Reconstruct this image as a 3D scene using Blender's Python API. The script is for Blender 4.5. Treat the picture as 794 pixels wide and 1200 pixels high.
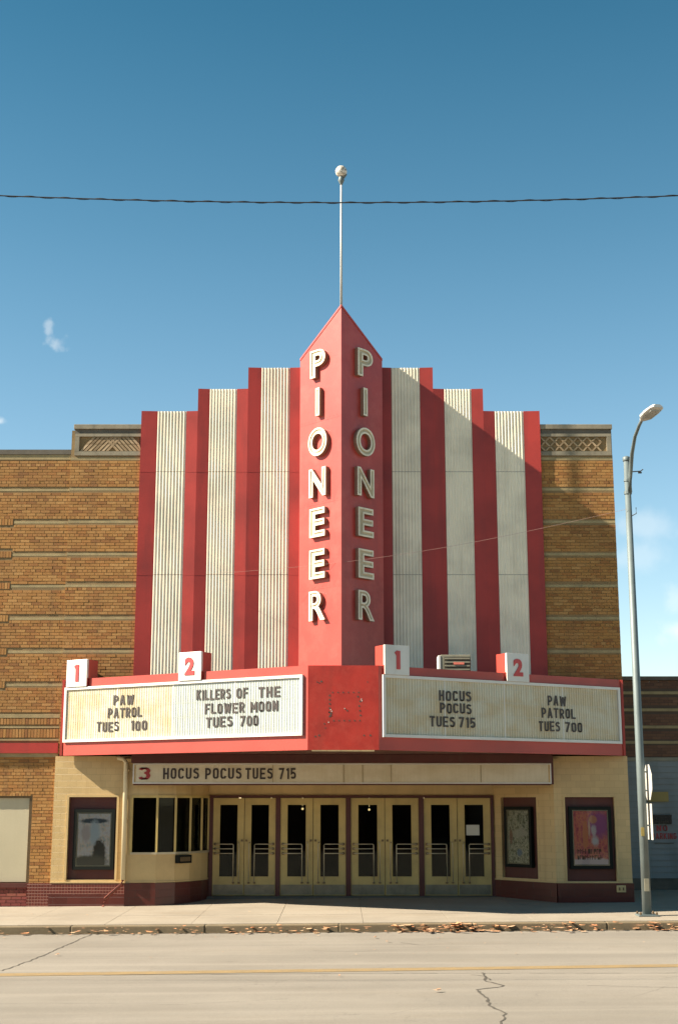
import bpy, math, random
from mathutils import Vector, Matrix
random.seed(7)
R = math.radians
sc = bpy.context.scene
for o in list(bpy.data.objects): bpy.data.objects.remove(o)
C = sc.collection

# ------------------------------------------------------------------ camera, sky, sun, exposure
cam_d = bpy.data.cameras.new('camera'); cam = bpy.data.objects.new('camera', cam_d); C.objects.link(cam)
cam.location = (0, 0, 2.2); cam.rotation_euler = (R(90 + 12.1), 0, 0)
cam_d.sensor_fit = 'VERTICAL'; cam_d.sensor_height = 36; cam_d.lens = 48.0
cam_d.shift_x = 0.0
cam_d.clip_end = 5000
sc.camera = cam
sc.view_settings.view_transform = 'Standard'; sc.view_settings.look = 'None'
sc.view_settings.exposure = 1.6; sc.view_settings.gamma = 1.0; sc.view_settings.use_curve_mapping = False

AZ, EL = R(79.0), R(37.5)          # azimuth measured from the facade normal towards the left; elevation
to_sun = Vector((-math.sin(AZ)*math.cos(EL), -math.cos(AZ)*math.cos(EL), math.sin(EL)))
sl = bpy.data.lights.new('sun', 'SUN'); sl.energy = 4.9; sl.angle = R(0.55); sl.color = (1.0, 0.89, 0.73)
sun = bpy.data.objects.new('sun', sl); C.objects.link(sun)
sun.rotation_euler = to_sun.to_track_quat('Z', 'Y').to_euler(); sun.location = (-30, -10, 40)

w = bpy.data.worlds.new('World'); sc.world = w; w.use_nodes = True
nt = w.node_tree; nt.nodes.clear()
def N(t, **k):
    n = nt.nodes.new(t)
    for a, b in k.items(): setattr(n, a, b)
    return n
sky = N('ShaderNodeTexSky', sky_type='NISHITA', sun_disc=False)
sky.sun_elevation = EL
sky.sun_rotation = math.atan2(to_sun.x, to_sun.y)
sky.air_density = 1.0; sky.dust_density = 0.6; sky.ozone_density = 2.2; sky.altitude = 200
hs = N('ShaderNodeHueSaturation'); hs.inputs['Hue'].default_value = 0.49; hs.inputs['Saturation'].default_value = 1.0; hs.inputs['Value'].default_value = 1.0
nt.links.new(sky.outputs[0], hs.inputs['Color'])
tc = N('ShaderNodeTexCoord')
def cloud(px_dir, rad, dens, scale, stretch, prev):
    """a small wispy cloud in one direction of the sky"""
    d = Vector(px_dir).normalized()
    sub = N('ShaderNodeVectorMath', operation='SUBTRACT'); nt.links.new(tc.outputs['Generated'], sub.inputs[0]); sub.inputs[1].default_value = d
    mul = N('ShaderNodeVectorMath', operation='MULTIPLY'); nt.links.new(sub.outputs[0], mul.inputs[0]); mul.inputs[1].default_value = stretch
    ln = N('ShaderNodeVectorMath', operation='LENGTH'); nt.links.new(mul.outputs[0], ln.inputs[0])
    noi = N('ShaderNodeTexNoise'); nt.links.new(tc.outputs['Generated'], noi.inputs['Vector']); noi.inputs['Scale'].default_value = scale; noi.inputs['Detail'].default_value = 5
    add = N('ShaderNodeMath', operation='MULTIPLY_ADD'); nt.links.new(noi.outputs[0], add.inputs[0]); add.inputs[1].default_value = -rad*1.6; nt.links.new(ln.outputs['Value'], add.inputs[2])
    mr = N('ShaderNodeMapRange'); mr.interpolation_type = 'SMOOTHSTEP'
    nt.links.new(add.outputs[0], mr.inputs[0]); mr.inputs[1].default_value = -rad*0.1; mr.inputs[2].default_value = rad*-0.75; mr.inputs[3].default_value = 0; mr.inputs[4].default_value = dens
    mx = N('ShaderNodeMix', data_type='RGBA'); nt.links.new(mr.outputs[0], mx.inputs[0]); nt.links.new(prev, mx.inputs[6]); mx.inputs[7].default_value = (5.0, 4.9, 4.7, 1)
    return mx.outputs[2]
sepz = N('ShaderNodeSeparateXYZ'); nt.links.new(tc.outputs['Generated'], sepz.inputs[0])
rz_ = N('ShaderNodeValToRGB'); e_ = rz_.color_ramp.elements; rz_.color_ramp.interpolation = 'B_SPLINE'
for i_, (p_, c_) in enumerate(((0.0, (1.02, .90, .75)), (.14, (.83, .79, .72)), (.28, (.60, .70, .66)), (.40, (.40, .60, .585)), (.56, (.15, .42, .44)), (.80, (.08, .32, .37)), (1.0, (.07, .32, .35)))):
    x_ = e_[i_] if i_ < 2 else e_.new(p_); x_.position = p_; x_.color = (*c_, 1)
nt.links.new(sepz.outputs[2], rz_.inputs[0])
mulc = N('ShaderNodeMix', data_type='RGBA', blend_type='MULTIPLY'); mulc.inputs[0].default_value = 1
nt.links.new(hs.outputs[0], mulc.inputs[6]); nt.links.new(rz_.outputs[0], mulc.inputs[7])
col = mulc.outputs[2]
def pdir(px, py):
    f = 1600; p = R(12.1); v = (600-py)/f
    return ((px-397)/f, math.cos(p) - v*math.sin(p), math.sin(p) + v*math.cos(p))
for px, py, rad, dens, scale, st in ((66, 402, .012, .26, 110, (.75, 1, 1.25)), (57, 386, .0085, .24, 120, (1.3, 1, .5)), (757, 625, .032, .22, 34, (1, 1, 1.1)),
                                     (800, 740, .030, .48, 40, (1, 1, 1.7)), (792, 702, .018, .22, 60, (1, 1, 1)), (745, 650, .035, .18, 30, (.7, 1, 1.6)), (0, 494, .006, .4, 60, (.7, 1, 1))):
    col = cloud(pdir(px, py), rad, dens, scale, st, col)
bg = N('ShaderNodeBackground'); bg.inputs['Strength'].default_value = 0.083
wo = N('ShaderNodeOutputWorld'); nt.links.new(col, bg.inputs[0]); nt.links.new(bg.outputs[0], wo.inputs[0])

# ------------------------------------------------------------------ materials
def ramp(t, stops):
    n = t.nodes.new('ShaderNodeValToRGB'); e = n.color_ramp.elements
    while len(e) > 1: e.remove(e[-1])
    e[0].position = stops[0][0]; e[0].color = (*stops[0][1], 1)
    for p, c in stops[1:]:
        x = e.new(p); x.color = (*c, 1)
    return n
def mixc(t, fac, a, b, mode='MIX'):
    m = t.nodes.new('ShaderNodeMix'); m.data_type = 'RGBA'; m.blend_type = mode
    for s, v in ((0, fac), (6, a), (7, b)):
        if hasattr(v, 'is_linked') or hasattr(v, 'links'): t.links.new(v, m.inputs[s])
        elif s == 0: m.inputs[0].default_value = v
        else: m.inputs[s].default_value = (*v, 1)
    return m.outputs[2]
def pos(t, scale=(1, 1, 1)):
    g = t.nodes.new('ShaderNodeNewGeometry'); m = t.nodes.new('ShaderNodeMapping'); m.inputs['Scale'].default_value = scale
    t.links.new(g.outputs['Position'], m.inputs[0]); return m.outputs[0]
def noise(t, scale, detail=4, vec=None, rough=.55):
    n = t.nodes.new('ShaderNodeTexNoise'); n.inputs['Scale'].default_value = scale; n.inputs['Detail'].default_value = detail; n.inputs['Roughness'].default_value = rough
    t.links.new(vec if vec is not None else pos(t), n.inputs['Vector']); return n.outputs[0]
def mrange(t, v, a, b, c=0, d=1):
    m = t.nodes.new('ShaderNodeMapRange'); t.links.new(v, m.inputs[0])
    for i, x in enumerate((a, b, c, d)): m.inputs[i+1].default_value = x
    return m.outputs[0]
def newmat(name):
    m = bpy.data.materials.new(name); m.use_nodes = True
    return m, m.node_tree, m.node_tree.nodes['Principled BSDF']
def bump(t, b, h, strength, dist=.01):
    n = t.nodes.new('ShaderNodeBump'); n.inputs['Strength'].default_value = strength; n.inputs['Distance'].default_value = dist
    t.links.new(h, n.inputs['Height']); t.links.new(n.outputs[0], b.inputs['Normal'])
ALB = .80
def weathered(name, base, rough=.6, dirt=(.12, .09, .06), amount=.25, scale=1.3, streak=True, fade=None, metal=0, bmp=.15, spec=.5, fine=.12):
    """paint or stone with blotches, vertical streaks and fine grain"""
    base = tuple(x*ALB for x in base); dirt = tuple(x*ALB for x in dirt); fade = tuple(x*ALB for x in fade) if fade else None
    m, t, b = newmat(name)
    n1 = mrange(t, noise(t, scale, 6), .42, .72)
    c = mixc(t, n1, base, tuple(x*(1-amount*.7) for x in base))
    if fade: c = mixc(t, mrange(t, noise(t, scale*2.3, 5, rough=.7), .48, .68, 0, .7), c, fade)
    if streak:
        n2 = mrange(t, noise(t, 5, 5, pos(t, (1, 1, .09))), .53, .8, 0, amount)
        c = mixc(t, n2, c, dirt)
    n3 = noise(t, 45, 3)
    c = mixc(t, mrange(t, n3, .35, .75, 0, fine), c, tuple(x*.45 for x in base))
    t.links.new(c, b.inputs['Base Color']); b.inputs['Roughness'].default_value = rough; b.inputs['Metallic'].default_value = metal
    b.inputs['Specular IOR Level'].default_value = spec
    if bmp: bump(t, b, n3, bmp, .004)
    return m
MAT = {}
def brick_mat(name, cols, mul=.90):
    m, t, b = newmat(name)
    oi = t.nodes.new('ShaderNodeObjectInfo'); g = t.nodes.new('ShaderNodeNewGeometry')
    a = t.nodes.new('ShaderNodeMath'); a.operation = 'ADD'; t.links.new(oi.outputs['Random'], a.inputs[0]); t.links.new(g.outputs['Random Per Island'], a.inputs[1])
    f = t.nodes.new('ShaderNodeMath'); f.operation = 'FRACT'; t.links.new(a.outputs[0], f.inputs[0])
    k = len(cols); r = ramp(t, [(i/(k-1), (c[0]*mul, c[1]*mul*.93, c[2]*mul*.92)) for i, c in enumerate(cols)]); t.links.new(f.outputs[0], r.inputs[0])
    c = mixc(t, mrange(t, noise(t, .8, 5), .45, .75, 0, .35), r.outputs[0], (.10*mul, .06*mul, .03*mul))
    c = mixc(t, mrange(t, noise(t, 3.2, 5, pos(t, (1, 1, .12)), .65), .55, .78, 0, .45), c, (.09*mul, .055*mul, .03*mul))
    n = noise(t, 60, 4); c = mixc(t, mrange(t, n, .4, .75, 0, .35), c, tuple(v*.5*mul for v in cols[0]))
    t.links.new(c, b.inputs['Base Color']); b.inputs['Roughness'].default_value = .85; bump(t, b, n, .4, .004)
    return m
MAT['brick'] = brick_mat('brown_brick', [(.34,.165,.040),(.42,.225,.060),(.36,.180,.045),(.45,.25,.075),(.39,.180,.045),(.27,.120,.032),(.42,.215,.055),(.48,.275,.09),(.35,.165,.040)])
MAT['brick_buff'] = brick_mat('buff_brick', [(.42,.33,.19),(.36,.27,.15),(.46,.36,.22),(.30,.22,.12),(.40,.30,.17)])
MAT['brick_dark'] = brick_mat('dark_brown_brick', [(.16,.085,.05),(.20,.11,.06),(.13,.07,.045),(.22,.12,.07)])
MAT['brick_red'] = brick_mat('red_base_brick', [(.22,.05,.04),(.27,.065,.05),(.19,.04,.035),(.30,.09,.06)])
MAT['mortar'] = weathered('mortar', (.30,.20,.09), .9, amount=.4, scale=2, bmp=.3)
MAT['mortar_dark'] = weathered('mortar_dark', (.12,.085,.06), .9, amount=.3, scale=2)
MAT['stone'] = weathered('pale_stone_band', (.44,.34,.17), .85, amount=.35, scale=3, fade=(.30,.24,.13))
MAT['coping'] = weathered('weathered_coping', (.32,.28,.20), .9, dirt=(.07,.06,.05), amount=.6, scale=3)
MAT['coping_dark'] = weathered('dark_coping', (.16,.14,.11), .9, amount=.5, scale=3)
MAT['red'] = weathered('red_paint', (.46,.038,.026), .5, dirt=(.17,.025,.02), amount=.5, scale=.9, fine=.06)
MAT['red_tower'] = weathered('red_tower_paint', (.56,.062,.046), .4, dirt=(.27,.045,.035), amount=.42, scale=.8, fade=(.60,.10,.075), fine=.06)
MAT['red_marquee'] = weathered('red_marquee_paint', (.53,.062,.042), .42, dirt=(.30,.06,.05), amount=.3, scale=1.1, fine=.06)
MAT['red_block'] = weathered('red_block_paint', (.52,.035,.018), .45, dirt=(.25,.05,.03), amount=.4, scale=2.2, fade=(.55,.06,.035), fine=.12)
MAT['red_dark'] = weathered('oxblood_paint', (.10,.018,.011), .5, amount=.3, scale=2, fine=.1)
MAT['corr'] = weathered('cream_corrugated_metal', (1.04,.94,.73), .5, dirt=(.34,.27,.17), amount=.35, scale=1.2, fine=.05, bmp=.05)
MAT['ivory'] = None
MAT['pipe'] = weathered('cream_pipe_paint', (.84,.72,.46), .5, amount=.25)
MAT['shoe'] = weathered('faded_red_pipe', (.40,.12,.08), .5, amount=.2)
MAT['white'] = weathered('white_enamel', (.82,.80,.74), .35, dirt=(.4,.36,.28), amount=.2, fine=.04)
MAT['num_red'] = weathered('sign_number_red', (.62,.05,.05), .4, streak=False, fine=.02)
MAT['num_dark'] = weathered('sign_number_dark_red', (.38,.03,.03), .5, streak=False, fine=.02)
MAT['black'] = weathered('sign_letter_black', (.05,.035,.03), .5, streak=False, amount=.1, fine=.02)
MAT['letter'] = weathered('channel_letter_enamel', (1.05,.95,.72), .4, dirt=(.3,.24,.15), amount=.35, scale=3, fine=.06)
MAT['letter_in'] = weathered('channel_letter_trough', (.68,.57,.37), .5, amount=.4, scale=4)
MAT['letter_side'] = weathered('channel_letter_side', (.36,.20,.13), .5, amount=.3, scale=4)
MAT['door'] = weathered('yellow_cream_door_paint', (.68,.50,.175), .4, dirt=(.3,.2,.08), amount=.3, scale=2.5, fine=.06)
MAT['kick'] = weathered('scuffed_kick_plate', (.30,.27,.19), .4, metal=.5, amount=.5, scale=5)
MAT['steel'] = weathered('brushed_steel', (.66,.56,.38), .4, metal=.4, amount=.2, scale=6, bmp=0)
MAT['bronze'] = weathered('bronze_fitting', (.22,.15,.08), .4, metal=.7, amount=.2, scale=6, bmp=0)
MAT['case'] = weathered('black_poster_case', (.012,.015,.012), .6, amount=.2, streak=False, spec=.15)
MAT['case_rail'] = weathered('aluminium_rail', (.42,.38,.28), .35, metal=.6, amount=.2, streak=False)
MAT['pole'] = weathered('galvanised_pole', (.17,.21,.21), .55, metal=.15, amount=.3, scale=3, fine=.08)
MAT['lamp'] = weathered('lamp_housing', (.62,.60,.55), .45, amount=.2, streak=False)
MAT['lens'] = weathered('lamp_lens', (.5,.5,.46), .2, amount=.2, streak=False)
MAT['wire'] = weathered('black_cable', (.02,.02,.022), .6, amount=.1, streak=False)
MAT['palewire'] = weathered('pale_wire', (.36,.22,.18), .6, amount=.1, streak=False)
MAT['grey_wall'] = weathered('grey_painted_cladding', (.27,.30,.30), .7, dirt=(.12,.12,.11), amount=.35, scale=1.5)
MAT['yellow_plate'] = weathered('mustard_plate', (.36,.27,.07), .5, amount=.3)
MAT['dark_glass'] = weathered('dark_slot', (.012,.02,.022), .2, amount=.1, streak=False)
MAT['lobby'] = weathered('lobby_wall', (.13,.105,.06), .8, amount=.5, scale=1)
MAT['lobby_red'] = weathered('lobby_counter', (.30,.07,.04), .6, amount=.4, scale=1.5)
MAT['brick_dark_plain'] = weathered('dark_brick_front', (.16,.09,.06), .85, amount=.4)
MAT['buff_plain'] = weathered('buff_front', (.34,.27,.18), .85, amount=.4)
MAT['grey_plain'] = weathered('grey_front', (.24,.24,.23), .85, amount=.4)
MAT['vent'] = weathered('vent_box_metal', (.30,.28,.20), .5, amount=.3, scale=5)
MAT['vent_dark'] = weathered('vent_box_dark', (.07,.06,.035), .6, amount=.3, scale=5)
MAT['vent_pink'] = weathered('salmon_reflector', (.85,.22,.15), .4, amount=.1, streak=False)
MAT['paper'] = weathered('paper', (.72,.70,.60), .8, amount=.05, streak=False, bmp=0)
MAT['membrane'] = weathered('roof_membrane', (.10,.09,.08), .9, amount=.4)
MAT['paint_dark_grey'] = weathered('door_threshold', (.12,.11,.09), .7, amount=.4, scale=4)
MAT['crack'] = weathered('crack_filler', (.10,.085,.065), .9, amount=.4, scale=8, streak=False)

def ivory_mat(name, c1, grout, sx=.205, sz=.135, spread=.12, rough=.35):
    """glazed block facing: courses and joints as fine relief, base colour and wear"""
    c1 = tuple(x*ALB for x in c1); grout = tuple(x*ALB for x in grout)
    m, t, b = newmat(name)
    v = pos(t); sep = t.nodes.new('ShaderNodeSeparateXYZ'); t.links.new(v, sep.inputs[0])
    add = t.nodes.new('ShaderNodeMath'); add.operation = 'MULTIPLY_ADD'; t.links.new(sep.outputs[1], add.inputs[0]); add.inputs[1].default_value = 1.2; t.links.new(sep.outputs[0], add.inputs[2])
    comb = t.nodes.new('ShaderNodeCombineXYZ'); t.links.new(add.outputs[0], comb.inputs[0]); t.links.new(sep.outputs[2], comb.inputs[1])
    br = t.nodes.new('ShaderNodeTexBrick'); t.links.new(comb.outputs[0], br.inputs[0])
    br.inputs['Scale'].default_value = 1; br.inputs['Brick Width'].default_value = sx; br.inputs['Row Height'].default_value = sz; br.inputs['Mortar Size'].default_value = .004
    br.offset = 0.0 if sx == sz else .5; br.inputs['Mortar Smooth'].default_value = .3
    br.inputs['Color1'].default_value = (*c1, 1); br.inputs['Color2'].default_value = (*(x*(1-spread) for x in c1), 1); br.inputs['Mortar'].default_value = (*grout, 1)
    c = mixc(t, mrange(t, noise(t, 1.1, 6), .45, .8, 0, .45), br.outputs[0], tuple(x*.62 for x in c1))
    c = mixc(t, mrange(t, noise(t, 4, 5, pos(t, (1, 1, .08))), .55, .8, 0, .35), c, (c1[0]*.5, c1[1]*.4, c1[2]*.35))
    t.links.new(c, b.inputs['Base Color']); b.inputs['Roughness'].default_value = rough
    inv = t.nodes.new('ShaderNodeMath'); inv.operation = 'SUBTRACT'; inv.inputs[0].default_value = 1; t.links.new(br.outputs['Fac'], inv.inputs[1])
    bump(t, b, inv.outputs[0], .5, .004)
    return m
MAT['ivory'] = ivory_mat('ivory_glazed_block', (.74,.53,.25), (.56,.40,.18))
MAT['ivory_plain'] = weathered('ivory_render', (.72,.515,.235), .55, dirt=(.3,.22,.1), amount=.3, scale=1.6)
MAT['basetile'] = ivory_mat('oxblood_mosaic_tile', (.16,.030,.022), (.30,.13,.09), .062, .062, .3, .3)
MAT['baseplain'] = ivory_mat('oxblood_large_tile', (.12,.022,.016), (.08,.025,.02), .30, .15, .25, .3)
MAT['cream_panel'] = weathered('cream_shop_panel', (.60,.53,.36), .6, amount=.15, scale=.8, dirt=(.4,.33,.2))

def concrete(name, base, scale=.6, tint=(.42,.34,.24), tracks=False):
    m, t, b = newmat(name)
    c = mixc(t, mrange(t, noise(t, scale, 8, rough=.6), .38, .68), base, tuple(x*.78 for x in base))
    c = mixc(t, mrange(t, noise(t, scale*4, 6, pos(t, (.3, 1, 1)), .65), .5, .72, 0, .55), c, tint)
    if tracks:   # wheel tracks run along the road, with oil between them and old tar patches
        wv = noise(t, 1.0, 4, pos(t, (.035, 1.15, 1)), .5); c = mixc(t, mrange(t, wv, .47, .66, 0, .55), c, tuple(x*.70 for x in base))
        wv2 = noise(t, 2.2, 3, pos(t, (.05, 1.1, 1)), .5); c = mixc(t, mrange(t, wv2, .5, .7, 0, .45), c, tuple(min(1, x*1.22) for x in base))
        sp = noise(t, 2.6, 5, pos(t, (.6, 1, 1)), .75); c = mixc(t, mrange(t, sp, .64, .70, 0, .45), c, tuple(x*.50 for x in base))
        vo = t.nodes.new('ShaderNodeTexVoronoi'); vo.feature = 'DISTANCE_TO_EDGE'; vo.inputs['Scale'].default_value = .8; mpn = noise(t, 1.5, 4)
        ad = t.nodes.new('ShaderNodeVectorMath'); ad.operation = 'ADD'; t.links.new(pos(t), ad.inputs[0]); t.links.new(mpn, ad.inputs[1]); t.links.new(ad.outputs[0], vo.inputs['Vector'])
        ck = t.nodes.new('ShaderNodeMath'); ck.operation = 'MULTIPLY'; t.links.new(mrange(t, vo.outputs['Distance'], 0, .008, .6, 0), ck.inputs[0]); t.links.new(mrange(t, noise(t, .5, 3), .5, .6), ck.inputs[1])
        c = mixc(t, ck.outputs[0], c, tuple(x*.45 for x in base))
    n = noise(t, 70, 4, rough=.7); c = mixc(t, mrange(t, n, .42, .68, 0, .5), c, tuple(x*.55 for x in base))
    nl = noise(t, 110, 2); c = mixc(t, mrange(t, nl, .56, .72, 0, .4), c, tuple(min(1, x*1.5) for x in base))
    n2 = noise(t, 12, 5, rough=.7); c = mixc(t, mrange(t, n2, .60, .72, 0, .5), c, tuple(x*.55 for x in base))
    t.links.new(c, b.inputs['Base Color']); b.inputs['Roughness'].default_value = .9; b.inputs['Specular IOR Level'].default_value = .3
    bump(t, b, n, .5, .008); return m
MAT['road'] = concrete('worn_road_surface', (.245,.217,.178), .35, (.195,.165,.125), True)
MAT['walk'] = concrete('sidewalk_concrete', (.315,.27,.21), .7, (.25,.20,.14))
MAT['gutter'] = concrete('gutter_grit', (.12,.09,.055), 3, (.07,.05,.03))
MAT['kerb'] = concrete('kerb_concrete', (.20,.155,.095), 1.5, (.16,.11,.055))
MAT['ground'] = concrete('bare_ground', (.20,.17,.12), .1, (.15,.13,.08))
MAT['yellow'] = weathered('worn_yellow_line', (.36,.245,.105), .85, amount=.3, scale=2.5, fade=(.25,.20,.14), streak=False, fine=.6)
m, t, b = newmat('dry_leaves'); oi = t.nodes.new('ShaderNodeNewGeometry'); oo = t.nodes.new('ShaderNodeObjectInfo')
a = t.nodes.new('ShaderNodeMath'); a.operation = 'ADD'; t.links.new(oi.outputs['Random Per Island'], a.inputs[0]); t.links.new(oo.outputs['Random'], a.inputs[1])
fr = t.nodes.new('ShaderNodeMath'); fr.operation = 'FRACT'; t.links.new(a.outputs[0], fr.inputs[0])
r = ramp(t, [(0, (.46,.17,.07)), (.3, (.64,.34,.17)), (.55, (.30,.14,.06)), (.75, (.62,.42,.25)), (1, (.50,.20,.08))]); t.links.new(fr.outputs[0], r.inputs[0])
t.links.new(r.outputs[0], b.inputs['Base Color']); b.inputs['Roughness'].default_value = .8; MAT['leaf'] = m

def panel_mat(name, base, stain, amt):
    """backlit fluted sign plastic with yellowed patches"""
    m, t, b = newmat(name)
    n1 = mrange(t, noise(t, 1.7, 4, pos(t, (1, 1, 1.6))), .42, .62, 0, amt)
    c = mixc(t, n1, base, stain)
    c = mixc(t, mrange(t, noise(t, 9, 3, pos(t, (1, 1, .05))), .45, .7, 0, amt*.7), c, stain)
    c = mixc(t, mrange(t, noise(t, 30, 3), .5, .75, 0, .15), c, (.35,.3,.2))
    t.links.new(c, b.inputs['Base Color']); b.inputs['Roughness'].default_value = .4
    return m
MAT['pan_white'] = panel_mat('white_letter_panel', (.44,.48,.455), (.42,.39,.28), .22)
MAT['pan_aged'] = panel_mat('yellowed_letter_panel', (.56,.53,.41), (.50,.37,.18), .55)
MAT['pan_long'] = panel_mat('long_letter_panel', (.62,.55,.40), (.50,.42,.26), .5)

def glass(name, tint=(.50,.50,.44), r=.03):
    m = bpy.data.materials.new(name); m.use_nodes = True; t = m.node_tree; t.nodes.clear()
    o = t.nodes.new('ShaderNodeOutputMaterial'); mx = t.nodes.new('ShaderNodeMixShader'); fz = t.nodes.new('ShaderNodeFresnel'); fz.inputs[0].default_value = 1.4
    tr = t.nodes.new('ShaderNodeBsdfTransparent'); tr.inputs[0].default_value = (*tint, 1)
    gl = t.nodes.new('ShaderNodeBsdfGlossy'); gl.inputs['Roughness'].default_value = r; gl.inputs[0].default_value = (.55,.6,.6,1)
    t.links.new(fz.outputs[0], mx.inputs[0]); t.links.new(tr.outputs[0], mx.inputs[1]); t.links.new(gl.outputs[0], mx.inputs[2]); t.links.new(mx.outputs[0], o.inputs[0])
    return m
MAT['glass'] = glass('tinted_glass')
m, t, b = newmat('bubble_globe'); n = noise(t, 22, 2)
t.links.new(mixc(t, mrange(t, n, .4, .62), (.78,.74,.66), (.30,.26,.20)), b.inputs['Base Color']); b.inputs['Roughness'].default_value = .15; bump(t, b, n, .8, .02); MAT['globe'] = m
m, t, b = newmat('warm_lamp'); b.inputs['Emission Color'].default_value = (1, .75, .4, 1); b.inputs['Emission Strength'].default_value = 1.2; b.inputs['Base Color'].default_value = (.5,.4,.25,1); MAT['warm'] = m

def poster_mat(name, kind):
    m, t, b = newmat(name)
    tc = t.nodes.new('ShaderNodeTexCoord'); sp = t.nodes.new('ShaderNodeSeparateXYZ'); t.links.new(tc.outputs['Generated'], sp.inputs[0])
    X, Z = sp.outputs[0], sp.outputs[2]
    def mask(cx, cz, rx, rz, soft=.35, nz=.5, seed=0):
        nz = nz*1.9+.3
        mp = t.nodes.new('ShaderNodeMapping'); mp.vector_type = 'POINT'; mp.inputs['Location'].default_value = (-cx/rx, 0, -cz/rz); mp.inputs['Scale'].default_value = (1/rx, 0, 1/rz)
        t.links.new(tc.outputs['Generated'], mp.inputs[0])
        ln = t.nodes.new('ShaderNodeVectorMath'); ln.operation = 'LENGTH'; t.links.new(mp.outputs[0], ln.inputs[0])
        nn = t.nodes.new('ShaderNodeTexNoise'); nn.inputs['Scale'].default_value = 9+seed*2; nn.inputs['Detail'].default_value = 7; nn.inputs['Roughness'].default_value = .65; t.links.new(tc.outputs['Generated'], nn.inputs['Vector'])
        ad = t.nodes.new('ShaderNodeMath'); ad.operation = 'MULTIPLY_ADD'; t.links.new(nn.outputs[0], ad.inputs[0]); ad.inputs[1].default_value = nz; t.links.new(ln.outputs['Value'], ad.inputs[2])
        return mrange(t, ad.outputs[0], 1+nz*.5-soft*.5, 1+nz*.5+soft*.5, 1, 0)
    nn = t.nodes.new('ShaderNodeTexNoise'); nn.inputs['Scale'].default_value = 7; nn.inputs['Detail'].default_value = 8; nn.inputs['Roughness'].default_value = .7; t.links.new(tc.outputs['Generated'], nn.inputs['Vector'])
    if kind == 0:
        c = ramp(t, [(.3, (.62,.42,.40)), (.46, (.80,.76,.80)), (.54, (.85,.66,.55)), (.62, (.45,.52,.58)), (.75, (.7,.7,.7))]); t.links.new(nn.outputs[0], c.inputs[0]); c = c.outputs[0]
        c = mixc(t, mask(.5, .86, .42, .05, .4, .3), c, (.07,.09,.12)); c = mixc(t, mask(.52, .62, .16, .24, .6, .5, 3), c, (.58,.64,.72))
        c = mixc(t, mask(.25, .62, .13, .16, .5, .4, 1), c, (.62,.50,.50)); c = mixc(t, mask(.68, .22, .2, .28, .3, .4, 5), c, (.05,.04,.035))
        c = mixc(t, mask(.35, .05, .6, .14, .4, .3, 2), c, (.10,.085,.06))
    elif kind == 1:
        c = ramp(t, [(.3, (.05,.06,.04)), (.44, (.20,.20,.14)), (.50, (.62,.58,.46)), (.56, (.22,.22,.16)), (.64, (.10,.10,.07)), (.72, (.7,.66,.54))]); t.links.new(nn.outputs[0], c.inputs[0]); c = c.outputs[0]
        c = mixc(t, mask(.6, .58, .35, .08, .5, .6, 4), c, (.50,.46,.38)); c = mixc(t, mask(.55, .2, .12, .07, .5, .4, 2), c, (.16,.22,.33)); c = mixc(t, mask(.15, .5, .08, .14, .5, .4, 2), c, (.30,.16,.13))
    else:
        c = ramp(t, [(.3, (.20,.03,.07)), (.46, (.60,.10,.12)), (.54, (.75,.24,.12)), (.62, (.55,.08,.14)), (.75, (.50,.12,.34))]); t.links.new(nn.outputs[0], c.inputs[0]); c = c.outputs[0]
        c = mixc(t, mask(.75, .75, .3, .25, .6, .4, 2), c, (.36,.08,.26)); c = mixc(t, mask(.58, .84, .12, .08, .3, .2, 1), c, (.62,.24,.14))
        c = mixc(t, mask(.60, .64, .075, .10, .6, .6, 1), c, (.60,.50,.54)); c = mixc(t, mask(.63, .44, .10, .09, .8, .7, 3), c, (.62,.56,.60)); c = mixc(t, mask(.46, .66, .03, .16, .6, .6, 2), c, (.60,.34,.26)); c = mixc(t, mask(.34, .55, .08, .28, .3, .4, 1), c, (.70,.22,.10)); c = mixc(t, mask(.5, .03, .7, .09, .3, .2, 1), c, (.72,.55,.58))
    t.links.new(c, b.inputs['Base Color']); b.inputs['Roughness'].default_value = .35
    return m

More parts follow.
